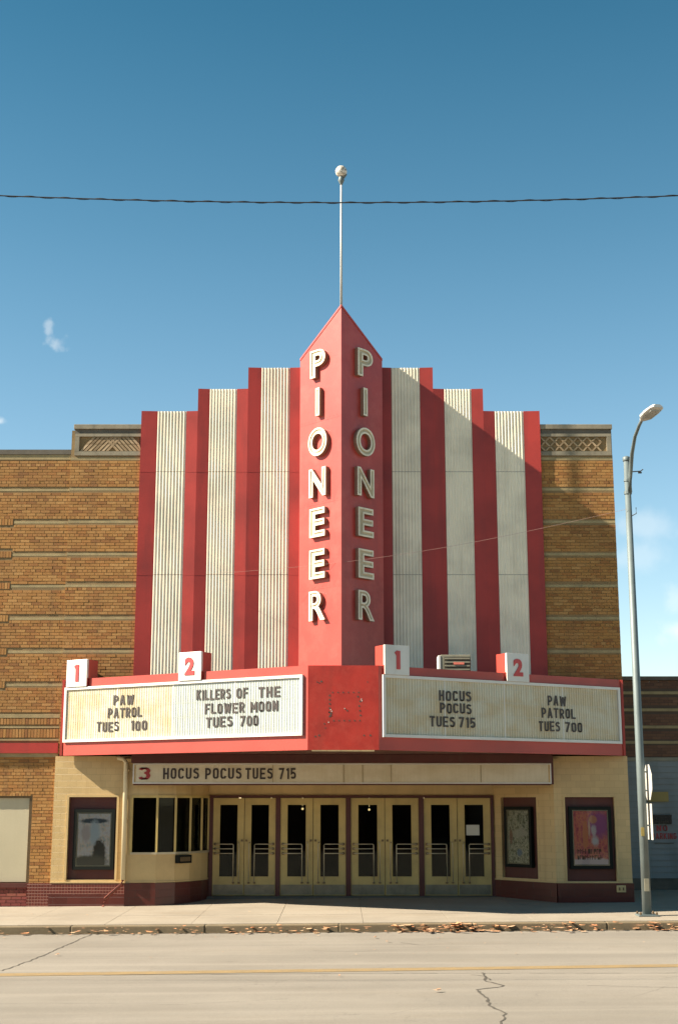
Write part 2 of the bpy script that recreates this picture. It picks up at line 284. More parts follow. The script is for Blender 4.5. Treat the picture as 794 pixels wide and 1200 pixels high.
# ------------------------------------------------------------------ mesh helpers
class MB:
    def __init__(s): s.v = []; s.f = []
    def quad(s, *p):
        n = len(s.v); s.v += [tuple(q) for q in p]; s.f.append(tuple(range(n, n+len(p)))); return s
    def box(s, x0, x1, y0, y1, z0, z1, back=True):
        n = len(s.v)
        s.v += [(x0,y0,z0),(x1,y0,z0),(x1,y1,z0),(x0,y1,z0),(x0,y0,z1),(x1,y0,z1),(x1,y1,z1),(x0,y1,z1)]
        F = [(0,1,5,4),(1,2,6,5),(3,0,4,7),(4,5,6,7),(3,2,1,0)]
        if back: F.append((2,3,7,6))
        s.f += [tuple(i+n for i in q) for q in F]; return s
    def prism(s, poly, z0, z1):
        n = len(s.v); k = len(poly)
        zz0 = z0 if callable(z0) else (lambda x, y: z0); zz1 = z1 if callable(z1) else (lambda x, y: z1)
        s.v += [(x, y, zz0(x, y)) for x, y in poly] + [(x, y, zz1(x, y)) for x, y in poly]
        s.f += [(n+i, n+(i+1) % k, n+k+(i+1) % k, n+k+i) for i in range(k)]
        s.f += [tuple(n+k+i for i in range(k)), tuple(n+k-1-i for i in range(k))]; return s
    def tube(s, pts, r, seg=8, cap=True):
        pts = [Vector(p) for p in pts]; n0 = len(s.v); k = len(pts)
        rr = r if isinstance(r, (list, tuple)) else [r]*k
        for i, p in enumerate(pts):
            d = (pts[min(i+1, k-1)] - pts[max(i-1, 0)]).normalized()
            u = d.cross(Vector((0, 0, 1)) if abs(d.z) < .9 else Vector((1, 0, 0))).normalized(); v = d.cross(u)
            for j in range(seg):
                a = 2*math.pi*j/seg; s.v.append(tuple(p + (u*math.cos(a) + v*math.sin(a))*rr[i]))
        for i in range(k-1):
            for j in range(seg):
                a, b = n0+i*seg+j, n0+i*seg+(j+1) % seg; s.f.append((a, a+seg, b+seg, b))
        if cap:
            s.f.append(tuple(n0+j for j in range(seg))); s.f.append(tuple(n0+(k-1)*seg+seg-1-j for j in range(seg)))
        return s
    def lathe(s, c, prof, seg=16):
        n0 = len(s.v); k = len(prof)
        for r_, z in prof:
            for j in range(seg):
                a = 2*math.pi*j/seg; s.v.append((c[0]+r_*math.cos(a), c[1]+r_*math.sin(a), c[2]+z))
        for i in range(k-1):
            for j in range(seg):
                a, b = n0+i*seg+j, n0+i*seg+(j+1) % seg; s.f.append((a, b, b+seg, a+seg))
        return s
    def build(s, name, mat, parent=None, off=None, smooth=False, bevel=0, mesh_only=False):
        o_ = Vector(off) if off is not None else (Vector(parent['_base']) if parent is not None and '_base' in parent else Vector((0, 0, 0)))
        me = bpy.data.meshes.new(name); me.from_pydata([tuple(Vector(p)-o_) for p in s.v], [], s.f); me.validate(); me.update()
        if mat: me.materials.append(MAT[mat] if isinstance(mat, str) else mat)
        if smooth:
            for p in me.polygons: p.use_smooth = True
        if mesh_only: return me
        o = bpy.data.objects.new(name, me); C.objects.link(o)
        if parent is not None:
            o.parent = parent
            if '_base' in parent: o['_base'] = parent['_base']
        if bevel:
            b = o.modifiers.new('bevel', 'BEVEL'); b.width = bevel; b.segments = 2; b.limit_method = 'ANGLE'
        return o
def tag(o, label=None, cat=None, group=None, kind=None):
    if label: o['label'] = label
    if cat: o['category'] = cat
    if group: o['group'] = group
    if kind: o['kind'] = kind
    return o
def thing(name, loc, label, cat, group=None, rz=0, local=False):
    o = bpy.data.objects.new(name, None); C.objects.link(o); o.location = loc; o.rotation_euler.z = rz
    if rz == 0 and not local: o['_base'] = tuple(loc)
    return tag(o, label, cat, group)
def copy_tree(o, parent=None):
    c = o.copy(); C.objects.link(c); c.parent = parent
    for ch in list(o.children): copy_tree(ch, c)
    return c
def inst(me, name, parent, loc, rot=(0, 0, 0), scale=(1, 1, 1)):
    o = bpy.data.objects.new(name, me); C.objects.link(o); o.parent = parent; o.location = loc; o.rotation_euler = rot; o.scale = scale; return o

# ------------------------------------------------------------------ lettering: characters as meshes, cached, cap height 1, front towards -Y
def arc(cx, cy, rx, ry, a0, a1, n=8): return [(cx+rx*math.cos(R(a0+(a1-a0)*i/n)), cy+ry*math.sin(R(a0+(a1-a0)*i/n))) for i in range(n+1)]
SW = .165; h_ = SW/2; GW = .52
def rr(x0, x1, y0, y1, r=.19):   # closed rounded rectangle path
    return arc(x1-r, y1-r, r, r, 0, 90, 5) + arc(x0+r, y1-r, r, r, 90, 180, 5) + arc(x0+r, y0+r, r, r, 180, 270, 5) + arc(x1-r, y0+r, r, r, 270, 360, 5)
L_, R_, B_, T_, M_ = h_, GW-h_, h_, 1-h_, .5
def S_path(): return arc(R_-.18, T_-.19, .18, .19, 20, 90, 3) + arc(L_+.18, T_-.20, .18, .20, 90, 200, 6) + arc(R_-.20, B_+.24, .20, .24, 50, -90, 7) + arc(L_+.18, B_+.19, .18, .19, -90, -165, 4)
GLYPH = {
 'A': [([(L_-.03, 0), (GW/2-.01, 1-.0)], 0), ([(R_+.03, 0), (GW/2+.01, 1-.0)], 0), ([(L_+.05, .30), (R_-.05, .30)], 0)],
 'C': [(arc(R_-.18, T_-.19, .18, .19, 0, 90, 4) + arc(L_+.18, T_-.19, .18, .19, 90, 180, 4) + arc(L_+.18, B_+.19, .18, .19, 180, 270, 4) + arc(R_-.18, B_+.19, .18, .19, 270, 360, 4), 0)],
 'E': [([(GW, T_), (L_, T_), (L_, B_), (GW, B_)], 0), ([(L_, M_), (GW-.06, M_)], 0)],
 'F': [([(GW, T_), (L_, T_), (L_, 0)], 0), ([(L_, .50), (GW-.06, .50)], 0)],
 'G': [(arc(R_-.18, T_-.19, .18, .19, 10, 90, 4) + arc(L_+.18, T_-.19, .18, .19, 90, 180, 4) + arc(L_+.18, B_+.19, .18, .19, 180, 270, 4) + arc(R_-.18, B_+.19, .18, .19, 270, 360, 4) + [(R_, .45)], 0), ([(.28, .47), (GW, .47)], 0)], 'H': [([(L_, 0), (L_, 1)], 0), ([(R_, 0), (R_, 1)], 0), ([(L_, M_), (R_, M_)], 0)],
 'I': [([(h_, 0), (h_, 1)], 0)],
 'K': [([(L_, 0), (L_, 1)], 0), ([(L_, .38), (R_+.02, 1)], 0), ([(L_+.13, .55), (R_+.03, 0)], 0)],
 'L': [([(L_, 1), (L_, B_), (GW-.03, B_)], 0)],
 'M': [([(h_, 0), (h_, 1)], 0), ([(.68-h_, 0), (.68-h_, 1)], 0), ([(h_, .97), (.34, .30)], 0), ([(.68-h_, .97), (.34, .30)], 0)],
 'N': [([(L_, 0), (L_, 1)], 0), ([(R_, 0), (R_, 1)], 0), ([(L_, .98), (R_, .02)], 0)],
 'O': [(rr(L_, R_, B_, T_), 1)], '0': [(rr(L_, R_-.02, B_, T_), 1)],
 'P': [([(L_, 0), (L_, T_)] + [(R_-.2, T_)] + arc(R_-.2, (T_+.42)/2, .2, (T_-.42)/2, 90, -90, 8)[1:] + [(L_, .42)], 0)],
 'R': [([(L_, 0), (L_, T_)] + [(R_-.2, T_)] + arc(R_-.2, (T_+.45)/2, .2, (T_-.45)/2, 90, -90, 8)[1:] + [(L_, .45)], 0), ([(R_-.17, .45), (R_+.01, 0)], 0)],
 'S': [(S_path(), 0)],
 'T': [([(0, T_), (GW, T_)], 0), ([(GW/2, 0), (GW/2, T_)], 0)],
 'U': [([(L_, 1)] + arc(L_+.18, B_+.18, .18, .18, 180, 270, 5) + arc(R_-.18, B_+.18, .18, .18, 270, 360, 5) + [(R_, 1)], 0)],
 'W': [([(h_*.7, 1), (.19, .0)], 0), ([(.19, 0), (.36, .92)], 0), ([(.36, .92), (.53, 0)], 0), ([(.53, 0), (.72-h_*.7, 1)], 0)],
 '1': [([(.20, 0), (.20, 1)], 0), ([(.03, .80), (.20, .93)], 0)],
 '5': [([(GW-.04, T_), (L_, T_), (L_, .50)] + arc(R_-.20, B_+.25, .20, .25, 95, -90, 8) + arc(L_+.17, B_+.17, .17, .17, -90, -165, 3), 0)],
 '7': [([(0, T_), (R_, T_), (.17, 0)], 0)],
 '3': [(arc(L_+.19, T_-.2, .19, .2, 160, 90, 3) + arc(R_-.2, T_-.2, .2, .2, 90, -80, 7), 0), (arc(R_-.2, B_+.25, .2, .25, 80, -90, 8) + arc(L_+.18, B_+.19, .18, .19, -90, -165, 3), 0)],
}
_gl = {}
def glyph_mesh(c, mat, sw=SW):
    """one character cut from flat plate: mitred strokes, front at y = -1, back at 0, cap height 1 and centred"""
    if (c, mat, sw) in _gl: return _gl[(c, mat, sw)]
    m_ = MB()
    for k, (pts, closed) in enumerate(GLYPH[c]):
        P = [Vector(p) for p in pts]; P = [p for i, p in enumerate(P) if i == 0 or (p-P[i-1]).length > 1e-4]; n = len(P); a_, b_ = [], []
        for i in range(n):
            pv = P[i-1] if (i or closed) else None; nx = P[(i+1) % n] if (i < n-1 or closed) else None
            d1 = (P[i]-pv).normalized() if pv is not None else (nx-P[i]).normalized(); d2 = (nx-P[i]).normalized() if nx is not None else d1
            nn = Vector((-d1.y, d1.x)) + Vector((-d2.y, d2.x)); nn = nn.normalized() if nn.length > .05 else Vector((-d1.y, d1.x))
            q = nn*(sw/2)/max(.45, nn.dot(Vector((-d1.y, d1.x)))); a_.append(P[i]+q); b_.append(P[i]-q)
        yf = -1 + .03*k; rng = n if closed else n-1; v0 = len(m_.v)
        for i in range(n): m_.v += [(a_[i].x, yf, a_[i].y), (b_[i].x, yf, b_[i].y), (a_[i].x, 0, a_[i].y), (b_[i].x, 0, b_[i].y)]
        for i in range(rng):
            p, q = v0+i*4, v0+((i+1) % n)*4
            m_.f += [(p, p+1, q+1, q), (p, q, q+2, p+2), (p+1, p+3, q+3, q+1)]
        if not closed: m_.f += [(v0, v0+2, v0+3, v0+1), (v0+(n-1)*4, v0+(n-1)*4+1, v0+(n-1)*4+3, v0+(n-1)*4+2)]
    xs2 = [v[0] for v in m_.v]; cx = (min(xs2)+max(xs2))/2
    m_.v = [(x-cx, y, z-.5) for x, y, z in m_.v]
    _gl[(c, mat, sw)] = (m_.build('letter', mat, mesh_only=True), max(xs2)-min(xs2)); return _gl[(c, mat, sw)]
_ch = {}
def char_mesh(c, mat, depth=.25, bold=.02, xs=1.0, key=''):
    k = (c, mat, depth, bold, key)
    if k in _ch: return _ch[k]
    cu = bpy.data.curves.new('character', 'FONT'); cu.body = c; cu.size = 1; cu.offset = bold; cu.extrude = depth/2; cu.resolution_u = 3
    o = bpy.data.objects.new('character', cu); C.objects.link(o); bpy.context.view_layer.update()
    me = bpy.data.meshes.new_from_object(o.evaluated_get(bpy.context.evaluated_depsgraph_get()))
    bpy.data.objects.remove(o)
    xs_ = [v.co.x for v in me.vertices]; ys = [v.co.y for v in me.vertices]
    x0, x1, y0, y1 = min(xs_), max(xs_), min(ys), max(ys); h = y1-y0
    for v in me.vertices:
        x, y, z = v.co; v.co = ((x-(x0+x1)/2)/h, -(z+depth/2), (y-(y0+y1)/2)/h)
    me.materials.clear(); me.materials.append(MAT[mat]); me.name = 'letter'
    _ch[k] = (me, (x1-x0)/h); return _ch[k]
def write(txt, mat, parent, place, rotz, s0, s1, z, h, thick=.02, gap=.16, name='letter', jitter=.0, bold=.03):
    """lay one word between s0 and s1 along a face; place(s, z) gives the point in the parent's space"""
    g = [glyph_mesh(c, mat) for c in txt]
    nat = sum(w_ for _, w_ in g) + gap*(len(txt)-1); sx = (s1-s0)/nat
    x = s0
    for (me, w_), c in zip(g, txt):
        p = place(x + w_*sx/2, z + random.uniform(-1, 1)*jitter)
        inst(me, name, parent, p, (0, random.uniform(-1, 1)*jitter*1.2, rotz), (sx*1.0, thick*.5, h))
        x += (w_+gap)*sx

# ------------------------------------------------------------------ ground, road, sidewalk
GR = .007
def zr(x, y): return -.03 + GR*x
def zs(x, y): return .155 + GR*x - max(0, 29.8-y)*.011 + max(0, min(y, 31.3)-29.8)*.035
g = MB(); g.prism([(-900, -900), (900, -900), (900, 1500), (-900, 1500)], lambda x, y: -.6 + GR*x*.3, lambda x, y: -.16 + GR*x*.3 if abs(x) > 99 else zr(x, y)-.06)
tag(g.build('ground', 'ground'), kind='structure')
g = MB(); g.prism([(-60, -40), (60, -40), (60, 25.50), (-60, 25.50)], lambda x, y: zr(x, y)-.30, zr)
tag(g.build('road', 'road'), kind='structure')
g = MB()
P_ = [(-60+i*.5, 19.53+(-60+i*.5)*.056+random.uniform(-.012, .012)) for i in range(241)]
for a, b in zip(P_, P_[1:]): g.quad(*[(x, y, zr(x, y)+.004) for x, y in (a, b, (b[0], b[1]+.33), (a[0], a[1]+.33))])
tag(g.build('yellow_line', 'yellow'), kind='structure')
def crack(pts, wd, name='road_crack', jit=.02):
    g = MB(); P = []
    for (a, b) in zip(pts, pts[1:]):
        n = max(2, int(math.hypot(b[0]-a[0], b[1]-a[1])/.12))
        for i in range(n): P.append((a[0]+(b[0]-a[0])*i/n + random.uniform(-jit, jit), a[1]+(b[1]-a[1])*i/n + random.uniform(-jit, jit)))
    P.append(pts[-1])
    for a, b in zip(P, P[1:]):
        d = Vector((b[0]-a[0], b[1]-a[1])); L = d.length or 1e-5; n = Vector((-d.y, d.x))/L*wd*random.uniform(.3, .7)
        g.quad(*[(x, y, zr(x, y)+.004) for x, y in ((a[0]-n.x, a[1]-n.y), (b[0]-n.x, b[1]-n.y), (b[0]+n.x, b[1]+n.y), (a[0]+n.x, a[1]+n.y))])
    return tag(g.build(name, 'crack'), kind='structure')
crack([(1.93, 19.31), (1.89, 18.4), (2.06, 17.95), (1.96, 17.8), (1.68, 17.58), (1.72, 16.83), (1.70, 16.27), (1.80, 15.6), (1.66, 14.92), (1.7, 13.5)], .028)
crack([(1.75, 19.1), (1.93, 18.9), (1.95, 18.5)], .015)
crack([(-3.2, 19.33), (0, 19.33), (4.6, 19.10), (9, 18.9)], .016, jit=.008)
crack([(-9, 19.2), (-4.69, 19.95), (-4.59, 20.95), (-4.51, 22.36), (-4.43, 24.9), (-4.4, 25.45)], .022)
crack([(3.1, 17.9), (4.3, 17.6), (6, 17.5)], .012, jit=.01)
crack([(-5, 16.5), (-3.6, 16.7), (-1.8, 16.5), (-.6, 16.9)], .006, jit=.02)
crack([(1.0, 23.5), (1.4, 22.9), (1.6, 22.8)], .012)
crack([(-.4, 22.3), (.2, 22.1), (.5, 22.2)], .008)
gd = crack([(-20, 25.44), (20, 25.44)], .11, 'gutter_dirt', .05); gd.data.materials[0] = MAT['gutter']
# paving slabs of the sidewalk
side = MB(); side.prism([(-40, 25.55), (40, 25.55), (40, 36), (-40, 36)], lambda x, y: -.5+GR*x, lambda x, y: zs(x, min(y, 29.8))-.05)
side = tag(side.build('sidewalk', 'walk'), kind='structure')
slab_joints = []
x = -13.6
xs_ = [x + i*1.56 for i in range(20)]
for i in range(19):
    for (y0, y1) in ((25.71, 27.45), (27.45, 29.78), (29.78, 31.16), (31.16, 33.4)):
        if y0 > 29 and y1 < 32 and (xs_[i+1] < -4.9 ): continue
        if y0 > 31 and xs_[i] < 5: continue
        e = .0035; dz = random.uniform(-.002, .002)
        m_ = MB(); m_.prism([(xs_[i]+e, y0+e), (xs_[i+1]-e, y0+e), (xs_[i+1]-e, y1-e), (xs_[i]+e, y1-e)], lambda x, y: zs(x, y)-.07, lambda x, y: zs(x, y)+dz)
        m_.build('paving_slab', 'walk', side)
kb = MB(); kb.prism([(-60, 25.505), (60, 25.505), (60, 25.53), (-60, 25.53)], lambda x, y: -.5+GR*x, lambda x, y: zs(x, 25)-.03)
kb = tag(kb.build('kerb', 'kerb'), kind='structure')
for i in range(-8, 8):
    m_ = MB(); m_.prism([(i*2.4+.003, 25.49+random.uniform(-.006, .006)), (i*2.4+2.397, 25.49+random.uniform(-.006, .006)), (i*2.4+2.397, 25.70), (i*2.4+.003, 25.70)], lambda x, y: zr(x, y)-.1, lambda x, y: zs(x, 25.0)+.002)
    m_.build('kerb_stone', 'kerb', kb, bevel=.02)

# ------------------------------------------------------------------ brickwork
BL, BH, CW = .203, .057, .067
std = {}
def std_brick(mat):
    if mat not in std:
        m_ = MB(); m_.box(-BL/2, BL/2, -.010, .02, -BH/2, BH/2, back=False); std[mat] = m_.build('brick', mat, mesh_only=True)
    return std[mat]
class Bricks:
    def __init__(s): s.full = []; s.rest = []
    def wall(s, x0, x1, z0, z1, Y, mat, holes=(), soldier=()):
        """running bond with header courses; holes are (xa, xb, za, zb) kept free of bricks"""
        n = int(round((z1-z0)/CW))
        for r_ in range(n):
            zc = z0 + (r_+.5)*CW
            header = r_ % 6 == 5
            L = BL/2-.005 if header else BL
            x = x0 - (L+.010)*(.5 if r_ % 2 else 0)
            while x < x1:
                a, b = max(x, x0), min(x+L, x1); x += L+.010
                if b-a < .03: continue
                segs = [(a, b)]
                for (xa, xb, za, zb) in holes:
                    if zc+BH/2 > za and zc-BH/2 < zb:
                        nn = []
                        for p, q in segs:
                            if q <= xa or p >= xb: nn.append((p, q)); continue
                            if p < xa: nn.append((p, xa))
                            if q > xb: nn.append((xb, q))
                        segs = nn
                for p, q in segs:
                    if q-p < .025: continue
                    out = random.choice((0, 0, .001, -.001, .002, -.002, .003))
                    (s.full if abs(q-p-BL) < 1e-4 else s.rest).append((p, q, zc-BH/2, zc+BH/2, Y-out, mat))
    def soldier(s, x0, x1, z0, z1, Y, mat):
        x = x0
        while x < x1-.03:
            s.rest.append((x, min(x+BH, x1), z0, z1, Y-random.uniform(-.001, .003), mat)); x += CW
    def finish(s, parent, nmax=300):
        base = Vector(parent['_base'])
        s.full.sort(key=lambda q: (abs((q[0]+q[1])/2 - 0))**2 + (q[2]-2.2)**2)
        lone = s.full[:nmax]; rest = s.full[nmax:] + s.rest
        for (a, b, c, d, Y, mat) in lone:
            inst(std_brick(mat), 'brick', parent, Vector(((a+b)/2, Y, (c+d)/2)) - base)
        for mat in sorted(set(q[5] for q in rest)):
            m_ = MB()
            for (a, b, c, d, Y, mt) in rest:
                if mt == mat: m_.box(a, b, Y-.010, Y+.02, c, d, back=False)
            tag(m_.build('brick_courses', mat, parent), kind='stuff')

BANDZ = [9.826, 9.116, 8.375, 7.640, 6.932, 6.212, 5.481, 4.757]
# ------------------------------------------------------------------ THEATER BUILDING
th = thing('theater_building', (0.06, 29.8, 0.15), 'brown brick movie theater with red and cream striped front and four pairs of doors', 'movie theater')
XL, XR = -6.03, 6.15
mass = MB(); mass.prism([(XL, 29.99), (XR, 29.99), (XR, 52), (XL, 52)], 3.26, 10.1)
mass.box(XL, -4.5, 29.83, 30.0, 3.26, 10.48); mass.box(4.55, XR, 29.83, 30.0, 3.26, 10.48)
mass.box(-4.5, 4.55, 29.86, 30.0, 3.26, 10.5)
mass.prism([(XL, 31.42), (-2.98, 31.42), (-2.98, 40), (XL, 40)], -.1, 3.26); mass.prism([(3.5, 31.42), (XR, 31.42), (XR, 40), (3.5, 40)], -.1, 3.26)
mass.build('wall', 'mortar', th)
bk = Bricks()
for (xa, xb) in ((XL, -4.42), (4.50, XR)):
    m_ = MB(); m_.box(xa, xb, 29.806, 29.84, 3.26, 9.89); m_.build('mortar_bed', 'mortar', th)
    holes = [(xa-1, xb+1, z-.040, z+.034) for z in BANDZ]
    bk.wall(xa, xb, 3.27, 9.80, 29.806, 'brick', holes)
    for z in BANDZ:
        m_ = MB(); m_.box(xa+.002, xb-.002, 29.803, 29.835, z-.036, z+.020); m_.build('stone_band', 'stone', th)
# decorative framed panels of patterned brick at the parapet
for (xa, xb, flip) in ((-5.95, -4.45, 0), (4.53, 6.13, 1)):
    m_ = MB(); m_.box(xa-.03, xb+.03, 29.76, 30.05, 10.50, 10.61); m_.build('coping', 'coping', th, bevel=.008)
    m_ = MB(); m_.box(xa-.01, xb+.01, 29.80, 30.04, 10.40, 10.497); m_.build('coping_course', 'coping_dark', th)
    m_ = MB(); m_.box(xa, xb, 29.785, 29.86, 10.33, 10.397); m_.build('frame_rail', 'coping', th)
    m_ = MB(); m_.box(xa, xb, 29.785, 29.86, 9.89, 9.985); m_.build('frame_rail', 'coping', th)
    xo = (xa, xa+.10) if not flip else (xb-.10, xb)
    m_ = MB(); m_.box(xo[0], xo[1], 29.786, 29.86, 9.988, 10.327); m_.build('frame_stile', 'coping', th)
    px0, px1 = (xa+.12, xb) if not flip else (xa, xb-.12)
    m_ = MB(); m_.box(px0, px1, 29.835, 29.87, 9.99, 10.325); m_.build('panel_back', 'mortar_dark', th)
    # diagonal bricks in a chevron
    x = px0+.02; k = 0
    pk = px0+.62 if not flip else px0+.75
    while x < px1-.03:
        lean = 1 if x < pk else -1
        if flip and x > pk and k % 2: lean = 1
        dx = .165; w2 = .034
        za, zb = 9.998, 10.318
        if flip:   # lattice of short bricks
            for q in range(3):
                z0 = za + q*.108; ln = 1 if (k+q) % 2 else -1
                xa_, xb_ = (x, x+.09) if ln > 0 else (x+.09, x)
                if max(xa_, xb_)+w2 > px1-.02: continue
                pts = [(xa_-w2*.7, z0), (xa_+w2*.7, z0), (xb_+w2*.7, z0+.10), (xb_-w2*.7, z0+.10)]
                mm = MB(); nn = len(mm.v)
                mm.v += [(p, 29.802+random.uniform(0, .006), z_) for p, z_ in pts] + [(p, 29.84, z_) for p, z_ in pts]
                mm.f += [(0,1,2,3), (0,4,5,1), (1,5,6,2), (2,6,7,3), (3,7,4,0)]
                mm.build('brick', 'brick_buff', th)
            x += .105
        else:
            for q in range(2):
                z0 = za+q*.163; xo_ = x + (q*dx*.9 if lean > 0 else -q*dx*.9 + dx*.9)
                xt = xo_ + (dx*.88 if lean > 0 else -dx*.88)
                pts = [(xo_-w2, z0), (xo_+w2, z0), (xt+w2, z0+.155), (xt-w2, z0+.155)]
                pts = [(min(max(p, px0+.005), px1-.005), z_) for p, z_ in pts]
                mm = MB(); mm.v += [(p, 29.802+random.uniform(0, .006), z_) for p, z_ in pts] + [(p, 29.84, z_) for p, z_ in pts]
                mm.f += [(0,1,2,3), (0,4,5,1), (1,5,6,2), (2,6,7,3), (3,7,4,0)]
                mm.build('brick', 'brick_buff', th)
            x += .098
        k += 1
bk.finish(th, 230)

# striped metal front: bays, outside to inside; every red strip is slightly folded, every cream strip corrugated
def corrug(xa, xb, Y, z0, z1, pitch=.072, amp=.017):
    m_ = MB(); n = max(1, round((xb-xa)/pitch)); p = (xb-xa)/n
    prof = [(0, 0), (.10, -.7), (.20, -1), (.42, -1), (.52, -.7), (.62, 0)]
    pts = []
    for i in range(n):
        for u, h in prof: pts.append((xa+(i+u)*p, Y+h*amp))
    pts.append((xb, Y)); k = len(pts)
    m_.v = [(x, y, z0) for x, y in pts] + [(x, y, z1) for x, y in pts]
    m_.f = [(i, i+1, k+i+1, k+i) for i in range(k-1)]
    return m_
YR, YC = 29.735, 29.757
for sgn in (-1, 1):
    f_ = (lambda x: x) if sgn < 0 else (lambda x: .07 - x)
    bays = [(-4.46, -4.10, -3.445, -3.19, 10.915), (-3.19, -2.93, -2.31, -2.06, 11.44), (-2.06, -1.765, -1.115, -.86, 11.945)]
    for (a, b_, c_, d_, zt) in bays:
        zb = 3.6
        lo = lambda p, q: (min(p, q), max(p, q))
        x0, x1 = lo(f_(a), f_(d_))
        m_ = MB(); m_.box(x0, x1, 29.80, 30.12, 4.9, zt-.012); m_.build('bay_backing', 'membrane', th)
        for (p, q, yp, yq) in ((a, b_, YR, YC), (c_, d_, YC, YR)):
            X = [(f_(p), yp), (f_(q), yq)]; X.sort()
            m_ = MB(); m_.prism([X[0], X[1], (X[1][0], 29.799), (X[0][0], 29.799)], zb, zt); m_.build('red_strip', 'red', th)
            for zq in (7.15, 9.49): mm = MB(); mm.prism([(X[0][0]+.004, X[0][1]-.003), (X[1][0]-.004, X[1][1]-.003), (X[1][0]-.004, X[1][1]+.001), (X[0][0]+.004, X[0][1]+.001)], zq, zq+.012); mm.build('lap_seam', 'red', th)
        x0, x1 = lo(f_(b_), f_(c_))
        seams = [zb, 7.16, 9.50, zt-.004]
        for za, zc in zip(seams, seams[1:]):
            corrug(x0+.003, x1-.003, YC+.012, za+.009, zc).build('corrugated_panel', 'corr', th)
        m_ = MB(); m_.box(x0, x1, YC+.014, 29.799, zb, zt-.01); m_.build('panel_backing', 'mortar_dark', th)
        x0, x1 = lo(f_(a), f_(d_))
        m_ = MB(); m_.box(x0, x1, 29.80, 30.13, zt-.010, zt+.004); m_.build('bay_cap', 'red', th)

# cream ground floor front
FY = 29.80
def facing(xa, xb, hole, mat='ivory', ztop=3.22, zb=.58):
    (ha, hb, hc, hd) = hole
    m_ = MB(); y0, y1 = FY-.02, FY+.10
    m_.box(xa, ha, y0, y1, zb, ztop); m_.box(hb, xb, y0, y1, zb, ztop)
    m_.box(ha, hb, y0+.0005, y1, hd, ztop); m_.box(ha, hb, y0+.0005, y1, zb, hc)
    m_.build('cream_facing', mat, th)
    m_ = MB(); m_.box(ha-.01, hb+.01, FY+.085, FY+.12, hc-.01, hd+.01); m_.build('poster_recess', 'red_dark', th)
    e = .045
    m_ = MB(); m_.box(ha-e, ha, FY-.038, FY-.015, hc, hd+e); m_.box(hb, hb+e, FY-.038, FY-.015, hc, hd+e); m_.box(ha, hb, FY-.038, FY-.015, hd, hd+e); m_.build('recess_trim', 'ivory_plain', th)
facing(-6.08, -4.44, (-5.75, -4.73, .65, 2.36)); facing(4.58, 6.18, (4.81, 5.86, .62, 2.36))
for (xa, xb) in ((-6.08, -4.44), (4.58, 6.18)):
    m_ = MB(); m_.box(xa, xb, FY-.05, FY+.1, .585, .615); m_.build('sill_course', 'ivory_plain', th)
m_ = MB(); m_.box(-6.10, -4.42, FY-.04, FY+.1, .36, .583); m_.build('mosaic_base', 'basetile', th)
m_ = MB(); m_.box(-6.56, -6.102, FY-.035, FY+.1, .05, .583); m_.build('mosaic_base', 'basetile', th)
m_ = MB(); m_.box(-6.10, -4.42, FY-.045, FY+.1, .0, .358); m_.build('base_course', 'baseplain', th)
m_ = MB(); m_.box(4.60, 6.20, FY-.045, FY+.1, .0, .583); m_.build('base_course', 'baseplain', th)
m_ = MB(); m_.box(6.0, 6.18, FY+.11, 33, -.05, 3.25); m_.build('side_wall', 'ivory_plain', th)
# ticket booth: a bowed strip of windows on a cream dwarf wall
P = [(-4.40, 29.70), (-3.86, 29.74), (-3.49, 29.95), (-3.21, 30.30), (-3.01, 30.76), (-2.90, 31.20)]
def strip(pts, z0, z1, name, mat, th_=.12, push=0, parent=th, **k):
    m_ = MB()
    pts = [Vector(p) for p in pts]; nr = []
    for i, p in enumerate(pts):
        d = (pts[min(i+1, len(pts)-1)]-pts[max(i-1, 0)]).normalized(); nr.append(Vector((d.y, -d.x)))
    fr = [p + n*push for p, n in zip(pts, nr)]; bkp = [p - n*th_ for p, n in zip(pts, nr)]
    m_.prism([tuple(p) for p in fr] + [tuple(p) for p in reversed(bkp)], z0, z1)
    return m_.build(name, mat, parent, **k)
P0 = [(-4.50, 29.685)] + P
strip(P0, .0, .59, 'base_course', 'baseplain', push=.03)
strip(P0, .588, 1.17, 'dwarf_wall', 'ivory_plain')
strip(P0, 2.40, 3.10, 'header', 'ivory_plain')
strip(P[:1]+P[1:], .60, .625, 'sill_course', 'ivory_plain', push=.02)
tw = strip(P, 1.17, 1.215, 'ticket_window', 'steel', push=.03)
strip(P, 2.345, 2.40, 'window_head', 'door', push=.02, parent=tw)
for a, b_ in zip(P, P[1:]):
    a, b_ = Vector(a), Vector(b_); d = (b_-a).normalized(); n = Vector((d.y, -d.x))
    q = [a+d*.02, b_-d*.02, b_-d*.02-n*.02, a+d*.02-n*.02]
    m_ = MB(); m_.prism([tuple(v - n*.03) for v in q], 1.215, 2.345); m_.build('pane', 'glass', tw)
for i, p in enumerate(P):
    r_ = .022 if i else .03
    m_ = MB(); m_.box(p[0]-r_, p[0]+r_, p[1]-.02, p[1]+.05, 1.215, 2.345); m_.build('mullion', 'door', tw)
m_ = MB(); m_.box(-4.58, -4.40, 29.70, 29.8, .59, 3.10); m_.build('corner_post', 'ivory_plain', th)
a, b_ = Vector(P[2]), Vector(P[3]); d = (b_-a).normalized(); n = Vector((d.y, -d.x)); c0 = (a*.97+b_*.03)
q = [c0+n*.10, c0+d*.40+n*.10, c0+d*.40, c0]
m_ = MB(); m_.prism([tuple(v) for v in q], .98, 1.15); tr = m_.build('coin_tray', 'case', th); 
m_ = MB(); q = [c0+d*.05+n*.11, c0+d*.35+n*.11, c0+d*.35+n*.095, c0+d*.05+n*.095]; m_.prism([tuple(v) for v in q], 1.02, 1.11); m_.build('tray_slot', 'bronze', tr)
